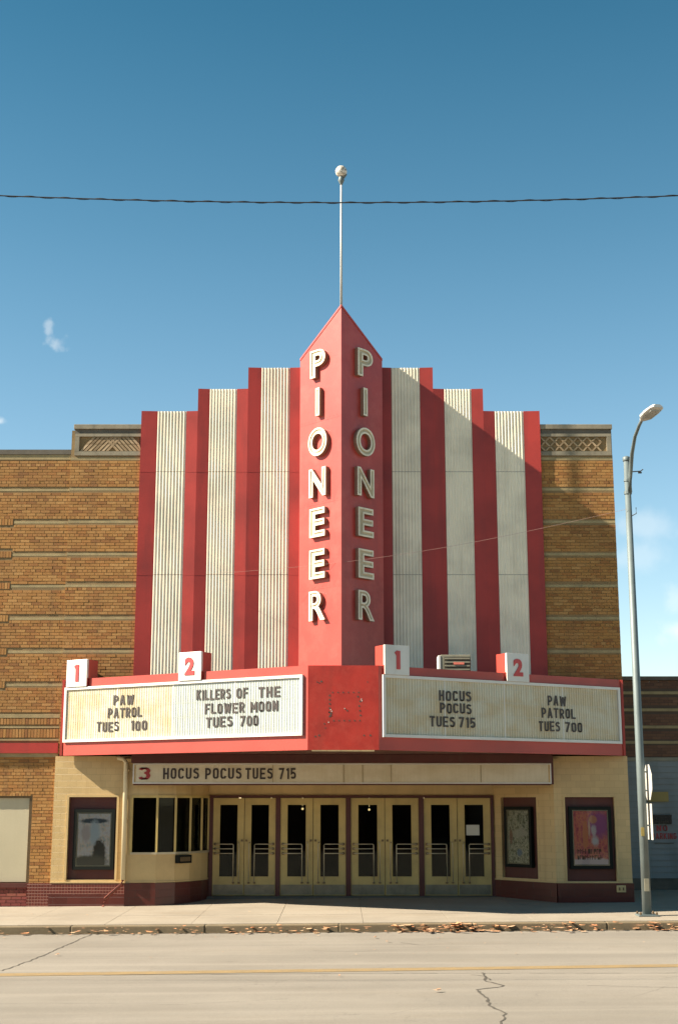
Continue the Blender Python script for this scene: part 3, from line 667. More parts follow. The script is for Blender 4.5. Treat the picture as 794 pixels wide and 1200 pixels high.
# right splayed wall with a poster recess
A, B = Vector((3.44, 31.22)), Vector((4.60, 29.785)); d = (B-A).normalized(); n = Vector((-d.y, d.x)); n = n if n.y < 0 else -n; LW = (B-A).length
def on(s, out=0, A=A, d=d, n=n): v = A + d*s + n*out; return (v.x, v.y)
def wl(s0, s1, z0, z1, o0, o1, name, mat, parent=th):
    m_ = MB(); m_.prism([on(s0, o0), on(s1, o0), on(s1, o1), on(s0, o1)], z0, z1); return m_.build(name, mat, parent)
s_a, s_b = .24, 1.30
wl(0, s_a, .59, 3.10, 0, -.1, 'cream_facing', 'ivory'); wl(s_b, LW, .59, 3.10, 0, -.1, 'cream_facing', 'ivory')
wl(s_a, s_b, 2.36, 3.10, -.0005, -.1, 'cream_facing', 'ivory'); wl(s_a, s_b, .59, .64, -.0005, -.1, 'cream_facing', 'ivory')
wl(s_a-.01, s_b+.01, .6, 2.4, -.08, -.11, 'poster_recess', 'red_dark'); wl(0, LW, .0, .585, .03, -.1, 'base_course', 'baseplain'); wl(0, LW, .586, .612, .035, 0, 'sill_course', 'ivory_plain')
# header wall, ceiling of the entrance, lobby behind
m_ = MB(); m_.box(-2.92, 3.46, 31.22, 31.34, 2.405, 3.10); m_.build('header', 'ivory_plain', th)
m_ = MB(); m_.box(-4.6, 4.7, 29.62, 31.6, 3.10, 3.16); m_.build('entrance_ceiling', 'ivory_plain', th)
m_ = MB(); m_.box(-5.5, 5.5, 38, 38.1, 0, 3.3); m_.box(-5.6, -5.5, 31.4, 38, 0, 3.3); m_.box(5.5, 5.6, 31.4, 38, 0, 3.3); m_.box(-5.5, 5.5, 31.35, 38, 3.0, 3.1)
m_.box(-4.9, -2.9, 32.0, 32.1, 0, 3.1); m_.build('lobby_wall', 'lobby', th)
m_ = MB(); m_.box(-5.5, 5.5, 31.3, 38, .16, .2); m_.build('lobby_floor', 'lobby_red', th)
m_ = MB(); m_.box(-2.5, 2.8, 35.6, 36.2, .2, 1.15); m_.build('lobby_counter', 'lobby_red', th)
for x, y, z in ((-2.35, 33.2, 2.35), (-.9, 34.6, 2.1), (.75, 34.8, 2.08), (2.15, 35.4, 2.05), (-1.75, 36.2, 1.9)):
    m_ = MB(); m_.lathe((x, y, z), [(.001, -.03), (.022, -.02), (.03, 0), (.022, .02), (.001, .03)], 10); m_.tube([(x, y, z+.07), (x, y, 3.0)], .006, 5); m_.build('lobby_lamp', 'warm', th, smooth=True)
m_ = MB(); m_.prism([(-2.9, 31.0), (3.45, 31.0), (3.45, 31.4), (-2.9, 31.4)], 0, .235); m_.build('threshold', 'paint_dark_grey', th)

# doors: red frame with four openings, each with two leaves
DY = 31.20
posts = [(-2.88, -2.80), (-1.405, -1.305), (.155, .262), (1.775, 1.885), (3.375, 3.44)]
fm = MB()
for a, b_ in posts: fm.box(a, b_, DY-.03, DY+.12, .235, 2.35)
fm.box(-2.88, 3.44, DY-.035, DY+.12, 2.352, 2.405); fm.build('door_frame', 'red_dark', th)
def make_door(w_, side):
    """a leaf hinged at x=0, meeting stile at x=w_; side mirrors it"""
    S = lambda x: x*side
    z0, z1 = .245, 2.345
    def bx(m_, xa, xb, ya, yb, za, zb): m_.box(min(S(xa), S(xb)), max(S(xa), S(xb)), ya, yb, za, zb)
    st = .145
    m_ = MB(); bx(m_, .004, st, 0, .045, z0, z1); bx(m_, w_-st, w_-.006, 0, .045, z0, z1); bx(m_, st, w_-st, .0005, .0445, 2.215, z1); bx(m_, st, w_-st, .0005, .0445, z0, .63)
    dr = m_.build('door', 'door', None)
    m_ = MB()
    for (xa, xb, za, zb) in ((st, st+.018, .63, 2.215), (w_-st-.018, w_-st, .63, 2.215), (st+.018, w_-st-.018, 2.197, 2.215), (st+.018, w_-st-.018, .63, .648)): bx(m_, xa, xb, -.008, .02, za, zb)
    m_.build('glazing_bead', 'door', dr)
    m_ = MB(); bx(m_, st+.004, w_-st-.004, .018, .026, .64, 2.205); m_.build('pane', 'glass', dr)
    m_ = MB(); bx(m_, .02, w_-.02, -.006, -.0005, .26, .475); m_.build('kick_plate', 'kick', dr)
    r_ = .0115; yb = -.065
    vx = w_-.245
    m_ = MB()
    m_.tube([(S(.06), yb, 1.345), (S(vx-.03), yb, 1.345)], r_, 6)
    m_.tube([(S(vx-.03), yb, 1.345), (S(vx-.008), yb, 1.338), (S(vx), yb, 1.32), (S(vx), yb, .53), (S(vx), -.005, .53)], r_, 6)
    m_.build('push_bar', 'steel', dr, smooth=True)
    for z in (1.245, 1.145):
        m_ = MB(); m_.tube([(S(.06), yb, z), (S(vx), yb, z)], r_, 6); m_.build('push_bar', 'steel', dr, smooth=True)
    vx2 = w_-.115
    m_ = MB(); m_.tube([(S(vx2-.03), -.01, 1.39), (S(vx2-.01), yb, 1.38), (S(vx2), yb, 1.33), (S(vx2), yb, .53), (S(vx2), -.005, .53)], r_, 6); m_.build('pull_handle', 'steel', dr, smooth=True)
    m_ = MB()
    for z in (1.345, 1.245, 1.145): m_.lathe((S(.06), -.03, z), [(.001, -.03), (.028, -.02), (.028, .02), (.001, .03)], 8)
    for xq in (vx, vx2): m_.lathe((S(xq), -.02, .515), [(.001, -.02), (.026, -.015), (.026, .015), (.001, .02)], 8)
    m_.build('bar_socket', 'bronze', dr)
    m_ = MB(); bx(m_, w_-.075, w_-.03, -.022, 0, 1.40, 1.445); m_.build('lock', 'bronze', dr)
    return dr
W_ = {}
for (a, b_) in zip(posts, posts[1:]):
    xa, xb = a[1], b_[0]; wd = (xb-xa)/2
    for side, xh in ((1, xa), (-1, xb)):
        if side not in W_: d0 = make_door(.735, side); W_[side] = d0; dd = d0
        else: dd = copy_tree(W_[side])
        dd.parent = th; dd.location = Vector((xh, DY, 0)) - Vector(th['_base']); dd.scale = (wd/.735, 1, 1)
# drain pipe at the corner of the entrance
dp = MB(); dp.tube([(-4.72, 29.66, 3.18), (-4.60, 29.64, 3.16), (-4.54, 29.64, 3.08), (-4.53, 29.64, .66)], .05, 10); dp = dp.build('drain_pipe', 'pipe', th, smooth=True)
m_ = MB(); m_.tube([(-4.53, 29.64, .66), (-4.56, 29.63, .56), (-4.88, 29.60, .28), (-4.92, 29.58, .12)], .034, 10); m_.build('pipe_shoe', 'shoe', dp, smooth=True)
m_ = MB(); m_.box(-4.60, -4.46, 29.62, 29.70, 1.9, 1.93); m_.box(-4.60, -4.46, 29.62, 29.70, 2.9, 2.93); m_.build('pipe_clamp', 'ivory_plain', dp)
m_ = MB(); m_.box(5.83, 6.02, 29.70, 29.76, .40, .54); jb = m_.build('junction_box', 'ivory_plain', th, bevel=.006)
m_ = MB(); m_.box(5.87, 5.90, 29.693, 29.70, .44, .50); m_.box(5.95, 5.98, 29.693, 29.70, .44, .50); m_.build('outlet_cover', 'bronze', jb)

# ------------------------------------------------------------------ SIGN TOWER
tw_ = thing('sign_tower', (.05, 29.4, 4.84), 'tall red wedge shaped sign tower spelling PIONEER down both faces', 'sign tower')
TL, TA, TR = Vector((-.87, 29.4)), Vector((.05, 28.48)), Vector((.97, 29.4))
zb = 4.78; zsd = 12.02; zap = 12.965
m_ = MB(); m_.quad((TL.x, TL.y, zb), (TA.x, TA.y, zb), (TA.x, TA.y, zap), (TL.x, TL.y, zsd)); lf = m_.build('tower_face', 'red_tower', tw_); lf['label'] = 'left face, sunlit salmon red'
m_ = MB(); m_.quad((TA.x, TA.y, zb), (TR.x, TR.y, zb), (TR.x, TR.y, zsd), (TA.x, TA.y, zap)); rf = m_.build('tower_face', 'red_tower', tw_); rf['label'] = 'right face, in shade'
m_ = MB(); m_.quad((TL.x, 29.80, zb), (TL.x, 29.4, zb), (TL.x, 29.4, zsd), (TL.x, 29.80, zsd)); m_.quad((TR.x, 29.4, zb), (TR.x, 29.80, zb), (TR.x, 29.80, zsd), (TR.x, 29.4, zsd))
m_.quad((TR.x, 29.80, zb), (TL.x, 29.80, zb), (TL.x, 29.80, zsd), (TR.x, 29.80, zsd)); m_.build('tower_side', 'red', tw_)
m_ = MB(); m_.prism([(TL.x+.001, 29.801), (TR.x-.001, 29.801), (TR.x-.001, 30.2), (TL.x+.001, 30.2)], 9.9, zsd-.001); m_.build('tower_back', 'membrane', tw_)
m_ = MB(); ov = .004
m_.quad((TL.x-ov, 29.4, zsd+ov), (TA.x, 28.476, zap+ov), (TA.x, 30.2, zap+ov), (TL.x-ov, 30.2, zsd+ov)); m_.quad((TA.x, 28.476, zap+ov), (TR.x+ov, 29.4, zsd+ov), (TR.x+ov, 30.2, zsd+ov), (TA.x, 30.2, zap+ov)); m_.quad((TL.x, 30.2, zsd), (TR.x, 30.2, zsd), (TA.x, 30.2, zap)); m_.build('tower_roof', 'membrane', tw_)
m_ = MB()
for (p, q, za, zc) in ((TL, TA, zsd, zap), (TA, TR, zap, zsd)):
    dd = (q-p).normalized(); nn = Vector((dd.y, -dd.x))
    a, b_ = p+nn*.012, q+nn*.012
    m_.v += [(a.x, a.y, za-.03), (b_.x, b_.y, zc-.03), (b_.x, b_.y, zc+.02), (a.x, a.y, za+.02), (p.x, p.y, za-.03), (q.x, q.y, zc-.03), (q.x, q.y, zc+.02), (p.x, p.y, za+.02)]
    k = len(m_.v)-8; m_.f += [tuple(i+k for i in f) for f in ((0,1,2,3), (3,2,6,7), (0,4,5,1), (0,3,7,4), (1,5,6,2))]
m_.build('gable_trim', 'red_tower', tw_)
for zq in (6.72, 8.58, 10.44):
    for (p, q) in ((TL, TA), (TA, TR)):
        dd = (q-p).normalized(); nn = Vector((dd.y, -dd.x)); a, b_ = p+dd*.01, q-dd*.01
        m_ = MB(); m_.prism([tuple(a+nn*.0025), tuple(b_+nn*.0025), tuple(b_-nn*.01), tuple(a-nn*.01)], zq, zq+.010); m_.build('sheet_seam', 'red_tower', tw_)
rv = MB()
for (p, q) in ((TL, TA), (TA, TR)):
    dd = (q-p).normalized(); nn = Vector((dd.y, -dd.x))
    for zq in (6.76, 8.62, 10.48):
        for k_ in range(11):
            c_ = p + dd*(.06+k_*.112) + nn*.001; e_1 = c_-dd*.007; e_2 = c_+dd*.007
            rv.quad((e_1.x, e_1.y, zq), (e_2.x, e_2.y, zq), (e_2.x+nn.x*.003, e_2.y+nn.y*.003, zq+.014), (e_1.x+nn.x*.003, e_1.y+nn.y*.003, zq+.014))
rv.build('rivet_row', 'red_tower', tw_)
# channel letters with raised rims
def channel(c, bold):
    cu = bpy.data.curves.new('character', 'FONT'); cu.body = c; cu.size = 1; cu.offset = bold; cu.resolution_u = 6
    o = bpy.data.objects.new('character', cu); C.objects.link(o); bpy.context.view_layer.update()
    dg = bpy.context.evaluated_depsgraph_get()
    me = bpy.data.meshes.new_from_object(o.evaluated_get(dg))
    bpy.data.objects.remove(o)
    # outline loops from boundary edges
    cnt = {}
    for p in me.polygons:
        vs = list(p.vertices)
        for a, b in zip(vs, vs[1:]+vs[:1]): cnt.setdefault((min(a, b), max(a, b)), []).append((a, b))
    nxt = {v[0][0]: v[0][1] for k, v in cnt.items() if len(v) == 1}
    co = [v.co.copy() for v in me.vertices]
    ys = [v.y for v in co]; xs2 = [v.x for v in co]; h = max(ys)-min(ys); cx = (max(xs2)+min(xs2))/2; cy = (max(ys)+min(ys))/2
    P2 = [((v.x-cx)/h, (v.y-cy)/h) for v in co]; faces = [tuple(p.vertices) for p in me.polygons]
    loops = []; left = dict(nxt)
    while left:
        s0 = next(iter(left)); lp = [s0]; cur = left.pop(s0)
        while cur != s0 and cur in left: lp.append(cur); cur = left.pop(cur)
        loops.append([P2[i] for i in lp])
    bpy.data.meshes.remove(me)
    return P2, faces, loops, (max(xs2)-min(xs2))/h
def ring(loop, w, y0, y1):
    """raised rim that follows the inside of an outline"""
    m_ = MB(); n = len(loop)
    lp = [p for i, p in enumerate(loop) if math.dist(p, loop[i-1]) > 1e-4]; n = len(lp)
    inn = []
    for i in range(n):
        a, b, c = Vector(lp[i-1]), Vector(lp[i]), Vector(lp[(i+1) % n]); d1 = (b-a).normalized(); d2 = (c-b).normalized()
        n1 = Vector((-d1.y, d1.x)); n2 = Vector((-d2.y, d2.x)); bs = (n1+n2)
        bs = bs.normalized() if bs.length > 1e-3 else n1
        inn.append(b + bs*w/max(.5, bs.dot(n1)))
    for i in range(n):
        j = (i+1) % n; k = len(m_.v)
        a, b, ai, bi = lp[i], lp[j], inn[i], inn[j]
        m_.v += [(a[0], y0, a[1]), (b[0], y0, b[1]), (b[0], y1, b[1]), (a[0], y1, a[1]), (ai[0], y0, ai[1]), (bi[0], y0, bi[1]), (bi[0], y1, bi[1]), (ai[0], y1, ai[1])]
        m_.f += [tuple(q+k for q in f) for f in ((0,1,2,3), (3,2,6,7), (7,6,5,4))]
    return m_
LH, LD = .635, .10
cache = {}
def tower_letter(c):
    if c in cache: return cache[c]
    P2, faces, loops, wn = channel(c, .02 if c == 'R' else .036)
    wx = {'I': .125, 'O': .58, 'N': .52, 'P': .47, 'E': .47, 'R': .49}[c]
    k = wx/(wn*LH)
    sc_ = lambda p: (p[0]*LH*k, p[1]*LH)
    L2 = [[sc_(p) for p in lp] for lp in loops]
    body = MB()   # side walls plus recessed trough floor
    for lp in L2:
        n = len(lp)
        for i in range(n):
            a, b = lp[i], lp[(i+1) % n]; q = len(body.v)
            body.v += [(a[0], 0, a[1]), (b[0], 0, b[1]), (b[0], -LD+.006, b[1]), (a[0], -LD+.006, a[1])]; body.f.append((q, q+1, q+2, q+3))
    body = body.build('letter', 'letter_side', mesh_only=True)
    fl = MB(); fl.v = [(sc_(p)[0], -LD+.022, sc_(p)[1]) for p in P2]; fl.f = [tuple(f) for f in faces]; fl = fl.build('trough', 'letter_in', mesh_only=True)
    rm = MB()
    for lp in L2:
        r_ = ring(lp, .038, -LD+.022, -LD); k2 = len(rm.v); rm.v += r_.v; rm.f += [tuple(i+k2 for i in f) for f in r_.f]
    rm = rm.build('rim', 'letter', mesh_only=True)
    cache[c] = (body, fl, rm); return cache[c]
base = Vector(tw_['_base'])
for (p, q, sc0) in ((TL, TA, .66), (TA, TR, .66)):
    dd = (q-p).normalized(); nn = Vector((dd.y, -dd.x)); ang = math.atan2(dd.y, dd.x)
    for c, z in zip('PIONEER', (11.76, 10.87, 9.96, 9.05, 8.16, 7.25, 6.35)):
        b_, fl, rm = tower_letter(c); pt = p + dd*sc0 + nn*.001
        lo_ = inst(b_, 'letter', tw_, Vector((pt.x, pt.y, z))-base, (0, 0, ang)); lo_['label'] = 'channel letter ' + c
        inst(fl, 'trough', lo_, (0, 0, 0)); inst(rm, 'rim', lo_, (0, 0, 0))
# mast with globe
mt = thing('roof_mast', (.05, 28.78, 12.9), 'thin pale pole with glass globe on top of red sign tower', 'mast')
m_ = MB(); m_.tube([(.05, 28.78, 12.85), (.05, 28.78, 14.5), (.05, 28.78, 16.02)], [.03, .024, .020], 8); m_.build('pole', 'lamp', mt, smooth=True)
m_ = MB(); m_.lathe((.05, 28.78, 16.0), [(.03, -.02), (.055, .04), (.075, .08), (.05, .16), (.04, .19)], 12); m_.build('collar', 'pole', mt, smooth=True)
m_ = MB(); prof = [(max(.002, .135*math.sin(math.pi*i/12)), -.135*math.cos(math.pi*i/12)) for i in range(13)]
m_.lathe((.05, 28.78, 16.30), prof, 18); m_.build('globe', 'globe', mt, smooth=True)
m_ = MB(); m_.tube([(.05+.05, 28.76, 16.12), (.05+.12, 28.75, 16.22)], .02, 6); m_.build('photocell', 'pole', mt)

# ------------------------------------------------------------------ MARQUEE
mq = thing('marquee', (.08, 29.6, 3.22), 'red V shaped marquee with letter boards showing film titles over the doors', 'marquee')
base = Vector(mq['_base'])
ML, MA, MB_, MR = Vector((-5.96, 29.65)), Vector((-.60, 26.5)), Vector((.765, 26.5)), Vector((6.12, 29.65))
z0, z1 = 3.225, 4.84
t_ = .10
for (p, q, mat, lab) in ((ML, MA, 'red_marquee', 'left fascia, sunlit'), (MA, MB_, 'red_block', 'flat front block with bolt holes and scars'), (MB_, MR, 'red_marquee', 'right fascia, in shade')):
    d = (q-p).normalized(); n = Vector((d.y, -d.x))
    m_ = MB(); m_.prism([tuple(p), tuple(q), tuple(q-n*t_), tuple(p-n*t_)], z0, z1); o = m_.build('fascia', mat, mq); o['label'] = lab
m_ = MB(); m_.prism([(ML.x+.25, 29.64), (MA.x, 26.62), (MB_.x, 26.62), (MR.x-.25, 29.64)], z0+.02, z0+.06); m_.build('soffit', 'red_dark', mq)
m_ = MB(); m_.prism([(ML.x+.25, 29.64), (MA.x, 26.62), (MB_.x, 26.62), (MR.x-.25, 29.64)], z1-.12, z1-.08); m_.build('deck', 'membrane', mq)
m_ = MB(); m_.box(-4.38, 4.50, 29.30, 29.62, 3.065, 3.24); m_.build('drop_fascia', 'red_dark', mq)
m_ = MB(); m_.box(ML.x, ML.x+.05, 29.6, 29.72, z0, z1); m_.box(MR.x-.05, MR.x, 29.6, 29.72, z0, z1); m_.build('end_cap', 'red_marquee', mq)
# peeling pale drip edge under the front block
x = -1.35
while x < 1.7:
    l_ = random.uniform(.12, .3)
    yy = 26.5 if MA.x < x < MB_.x else (26.5 + (MA.x-x)*.588 if x < 0 else 26.5+(x-MB_.x)*.588)
    m_ = MB(); m_.box(x, x+l_, yy-.012, yy+.05, z0-random.uniform(.018, .032), z0-.002)
    if -.6 < x < .6: m_.build('drip_edge', 'stone', mq)
    x += l_+.005
# bolt holes and scars of a lost emblem
hb = MB()
def hole(x, z, r_=.012): hb.lathe((0, 0, 0), [(0, 0)], 3) if False else hb.v.extend([(x+r_*math.cos(a), 26.497, z+r_*math.sin(a)) for a in [i*math.pi/3 for i in range(6)]]) or hb.f.append(tuple(range(len(hb.v)-6, len(hb.v))))
for i in range(6): hole(-.12+i*.10, 4.32, .015); hole(-.14+i*.10 + .04, 3.78, .016)
for i in range(6): hole(-.18, 4.26-i*.08, .018)
for i in range(5): hole(.38+random.uniform(-.02, .05), 4.24-i*.09, .019)
for x, z in ((-.42, 4.52), (-.38, 4.50), (-.34, 4.53), (.55, 4.52), (-.45, 3.48), (-.38, 3.50), (.48, 3.50), (.60, 3.50), (-.28, 3.72), (-.26, 3.64), (.12, 4.0), (.16, 3.97), (-.16, 3.88), (-.15, 3.92), (-.19, 3.94)): hole(x, z, random.uniform(.010, .022))
hb.build('bolt_hole', 'crack', mq)
hb = MB()
for x, z in ((-.14, 3.96), (-.16, 3.99), (.44, 4.16), (.43, 4.19), (.11, 4.01), (-.20, 3.75)): hole(x, z, .012)
hb.build('bare_scar', 'paper', mq)
def frame_fn(p, q):
    d = (q-p).normalized(); n = Vector((d.y, -d.x)); ang = math.atan2(d.y, d.x)
    return d, n, ang, (lambda s, z, out=0: Vector((p.x+d.x*s+n.x*out, p.y+d.y*s+n.y*out, z)) - base)
def fluted(p, q, s0, s1, za, zb_, out, pitch=.062, amp=.010):
    d = (q-p).normalized(); n = Vector((d.y, -d.x)); k = max(2, round((s1-s0)/pitch)); pts = []
    for i in range(k):
        for u, h in ((0, 0), (.12, 1), (.5, .35), (.88, 1)): pts.append((s0+(i+u)*(s1-s0)/k, out+h*amp))
    pts.append((s1, out))
    m_ = MB(); N_ = len(pts); W2 = lambda s, o_: (p.x+d.x*s+n.x*o_, p.y+d.y*s+n.y*o_)
    m_.v = [(*W2(s, o_), za) for s, o_ in pts] + [(*W2(s, o_), zb_) for s, o_ in pts]; m_.f = [(i, i+1, N_+i+1, N_+i) for i in range(N_-1)]
    return m_
def bar(p, q, s0, s1, za, zb_, o0, o1):
    d = (q-p).normalized(); n = Vector((d.y, -d.x)); W2 = lambda s, o_: (p.x+d.x*s+n.x*o_, p.y+d.y*s+n.y*o_)
    m_ = MB(); m_.prism([W2(s0, o1), W2(s1, o1), W2(s1, o0), W2(s0, o0)], za, zb_); return m_
for (p, q, sa, sb, mats, zA, zB) in ((ML, MA, .10, 6.12, ('pan_aged', 'pan_aged', 'pan_white', 'pan_white'), 3.50, 4.665), (MB_, MR, .07, 6.09, ('pan_aged',)*4, 3.47, 4.665)):
    fw = .055
    for (a0, a1, b0, b1) in ((sa, sb, zB-fw, zB), (sa, sb, zA, zA+fw), (sa, sa+fw, zA+fw, zB-fw), (sb-fw, sb, zA+fw, zB-fw)):
        bar(p, q, a0, a1, b0, b1, 0, .055).build('sign_frame', 'white', mq)
    cuts = [sa+fw, sa+fw+(2.93-sa-fw)/2, 3.0, 3.0+(sb-fw-3.0)/2, sb-fw]
    for i in range(4):
        fluted(p, q, cuts[i]+.004, cuts[i+1]-.004, zA+fw, zB-fw, .012).build('letter_panel', mats[i], mq)
    for s in cuts[1:-1]: bar(p, q, s-.010, s+.010, zA+fw, zB-fw, .004, .026).build('panel_joint', 'white', mq)
    for z in (3.66, 3.93, 3.955, 4.215, 4.235, 4.49): bar(p, q, sa+fw, sb-fw, z-.0015, z+.0015, .006, .021).build('letter_track', 'pan_white', mq)
d, n, ang, pl = frame_fn(ML, MA); F = lambda s, z: pl(s, z, .024)
LHT = .205
for txt, a, b_, z in (('PAW', 1.44, 1.98, 4.35), ('PATROL', 1.30, 2.20, 4.085), ('TUES', 1.01, 1.60, 3.80), ('100', 1.92, 2.34, 3.80)):
    write(txt, 'black', mq, F, ang, a, b_, z, LHT, .02, jitter=.008)
for txt, a, b_, z in (('KILLERS', 3.59, 4.42, 4.365), ('OF', 4.57, 4.84, 4.365), ('THE', 5.09, 5.60, 4.365), ('FLOWER', 3.80, 4.76, 4.085), ('MOON', 4.90, 5.55, 4.085), ('TUES', 3.84, 4.48, 3.815), ('700', 4.66, 5.09, 3.815)):
    write(txt, 'black', mq, F, ang, a, b_, z, LHT, .02, jitter=.006)
d2, n2, ang2, pl2 = frame_fn(MB_, MR); F2 = lambda s, z: pl2(s, z, .024)
for txt, a, b_, z in (('HOCUS', 1.39, 2.17, 4.315), ('POCUS', 1.41, 2.17, 4.07), ('TUES', 1.16, 1.76, 3.80), ('715', 1.86, 2.26, 3.80), ('PAW', 4.12, 4.61, 4.32), ('PATROL', 3.95, 4.85, 4.06), ('TUES', 3.87, 4.42, 3.785), ('700', 4.56, 5.02, 3.785)):
    write(txt, 'black', mq, F2, ang2, a, b_, z, LHT, .02, jitter=.006)

# number boxes standing on the marquee edge
def number_box(face, s, num, label):
    p, q = face; d, n, ang, pf = frame_fn(p, q)
    at_ = p + d*s + n*.02
    wd, hh, dp = .56, .57, .30
    r_ = thing('number_sign', (at_.x, at_.y, 4.672), label, 'number sign', 'numbered boxes on the marquee', rz=ang, local=True)
    m_ = MB(); m_.box(-wd/2, wd/2, 0, dp, .17, hh); m_.box(-wd/2, wd/2, -.035, .0, 0, .17); m_.build('housing', 'red_marquee', r_)
    m_ = MB(); m_.box(-wd/2-.004, wd/2+.004, -.06, -.0355, -.004, hh+.004); m_.box(-wd/2-.004, wd/2+.004, -.0355, -.0005, .176, hh+.004); m_.build('face_panel', 'white', r_, bevel=.008)
    if num == '1': me, w_ = glyph_mesh('1', 'num_red', .24)
    else: me, w_ = char_mesh(num, 'num_red', bold=.045)
    inst(me, 'numeral', r_, (0, -.061, hh/2), (0, 0, 0), (.36, .012 if num == '1' else .05, .36))
    return r_
number_box((ML, MA), .44, '1', 'white box with red numeral 1 at the left end of the marquee')
number_box((ML, MA), 3.44, '2', 'white box with red numeral 2 above the left letter board')
number_box((MB_, MR), .38, '1', 'white box with red numeral 1 beside the flat front block')
number_box((MB_, MR), 3.33, '2', 'white box with red numeral 2 above the right letter board')

# third screen sign under the marquee
s3 = thing('screen_sign', (.07, 29.5, 2.64), 'long cream letter board reading 3 HOCUS POCUS TUES 715 above the doors', 'letter board')
base3 = Vector(s3['_base'])
m_ = MB(); m_.box(-4.36, 4.49, 29.46, 29.60, 2.635, 3.055); m_.build('cabinet', 'ivory_plain', s3, bevel=.006)
m_ = MB(); fl = fluted(Vector((-4.33, 29.455)), Vector((4.46, 29.455)), .03, 8.76, 2.665, 3.025, 0, .062, .002); fl.build('letter_panel', 'pan_long', s3)
m_ = MB(); m_.box(-4.36, 4.49, 29.44, 29.46, 3.03, 3.055); m_.box(-4.36, 4.49, 29.44, 29.46, 2.635, 2.66); m_.box(-4.36, -4.335, 29.44, 29.46, 2.66, 3.03); m_.box(4.465, 4.49, 29.44, 29.46, 2.66, 3.03); m_.build('sign_frame', 'white', s3)
m_ = MB(); m_.box(-4.35, 4.48, 29.48, 29.58, 2.605, 2.632); m_.build('lower_rail', 'red_dark', s3)
m_ = MB(); m_.box(4.494, 4.54, 29.46, 29.6, 2.62, 3.22); m_.build('end_trim', 'red_dark', s3)
for xx in (-1.4, .1, .5, 1.1, 3.0):
    m_ = MB(); m_.box(xx-.005, xx+.005, 29.443, 29.452, 2.665, 3.025); m_.build('panel_joint', 'stone', s3)
pf = lambda s, z: Vector((s, 29.452, z)) - base3
write('3', 'num_dark', s3, pf, 0, -4.24, -3.99, 2.845, .27, .02)
for txt, a, b_ in (('HOCUS', -3.72, -2.96), ('POCUS', -2.83, -2.06), ('TUES', -1.98, -1.40), ('715', -1.27, -.91)): write(txt, 'black', s3, pf, 0, a, b_, 2.845, .23, .02, jitter=.002)

# slatted box on the marquee roof
ac = thing('vent_box', (2.38, 28.4, 4.76), 'small grey slatted metal box with salmon strip on the marquee roof', 'vent box')
m_ = MB(); m_.box(2.10, 2.72, 28.25, 28.7, 4.76, 5.235); m_.build('body', 'vent', ac, bevel=.01)
m_ = MB(); m_.box(2.17, 2.71, 28.235, 28.252, 4.8, 5.19); m_.build('recess', 'vent_dark', ac)
for i in range(5):
    m_ = MB(); m_.box(2.18, 2.70, 28.215, 28.234, 4.84+i*.075, 4.87+i*.075); m_.build('slat', 'vent', ac)
m_ = MB(); m_.box(2.36, 2.58, 28.205, 28.215, 5.03, 5.075); m_.build('reflector', 'vent_pink', ac)
m_ = MB(); m_.box(2.045, 2.10, 28.24, 28.6, 4.80, 5.22); m_.build('side_cover', 'white', ac, bevel=.01)

# ------------------------------------------------------------------ POSTER CASES
def poster_case(x, y, z0, w_, h_, rz, kind, label):
    r_ = thing('poster_case', (x, y, z0), label, 'poster case', 'film poster cases beside the doors', rz=rz, local=True)
    fw = .07
    m_ = MB(); m_.box(-w_/2, w_/2, -.07, 0, 0, h_); m_.build('case_body', 'case', r_)
    m_ = MB()
    for (a, b_, c_, d_) in ((-w_/2, w_/2, h_-fw, h_), (-w_/2, w_/2, 0, fw), (-w_/2, -w_/2+fw, fw, h_-fw), (w_/2-fw, w_/2, fw, h_-fw)): m_.box(a, b_, -.095, -.0705, c_, d_)
    m_.build('case_frame', 'case', r_)
    m_ = MB(); iw, ih = w_-2*fw, h_-2*fw; e = .018
    for (a, b_, c_, d_) in ((-iw/2, iw/2, ih-e, ih), (-iw/2, iw/2, 0, e), (-iw/2, -iw/2+e, e, ih-e), (iw/2-e, iw/2, e, ih-e)): m_.box(a, b_, -.088, -.0705, c_+fw, d_+fw)
    m_.build('inner_rail', 'case_rail', r_)
    m_ = MB(); a, b_, c_, d_ = -iw/2+e+.005, iw/2-e-.005, fw+e+.005, h_-fw-e-.005; m_.box(a, b_, -.0745, -.072, c_, d_); po = m_.build('poster', poster_mat('film_poster_print', kind), r_)
    if kind == 2:
        for row, (zz, hh, nn) in enumerate(((.25, .10, 9), (.13, .09, 10))):
            m_ = MB(); s = a+.06
            for k in range(nn):
                ww = random.uniform(.036, .056); m_.box(s, s+ww*.35, -.0765, -.0750, c_+zz-.03, c_+zz-.03+hh); m_.box(s+ww*.36, s+ww, -.0765, -.0750, c_+zz-.03+hh*random.choice((0, .4, .75)), c_+zz-.03+hh*random.choice((.55, .8, 1.0))); s += ww+.010
            m_.build('title_lettering', 'red_dark', po)
    m_ = MB(); m_.box(-iw/2+.001, iw/2-.001, -.0905, -.089, fw+.001, h_-fw-.001); m_.build('pane', MAT['clear'], r_)
MAT['clear'] = glass('clear_glass', (.93,.94,.92), .05)
poster_case(-5.20, 29.885, .855, .87, 1.25, 0, 0, 'black poster case with pale grey and blue poster on the left wall')
poster_case(5.34, 29.885, .87, .90, 1.29, 0, 2, 'black poster case with pink poster of a white clad figure, far right')
q = on((s_a+s_b)/2-.03, -.08); poster_case(q[0], q[1], .87, .80, 1.29, math.atan2(d_y := (B-A).normalized().y, (B-A).normalized().x), 1, 'black poster case with grey green poster beside the last door')
m_ = MB(); m_.box(2.83, 3.12, 31.198, 31.204, 1.535, 1.76); tag(m_.build('paper_notice', 'paper'), 'white paper notice taped inside the glass of the rightmost door', 'notice')

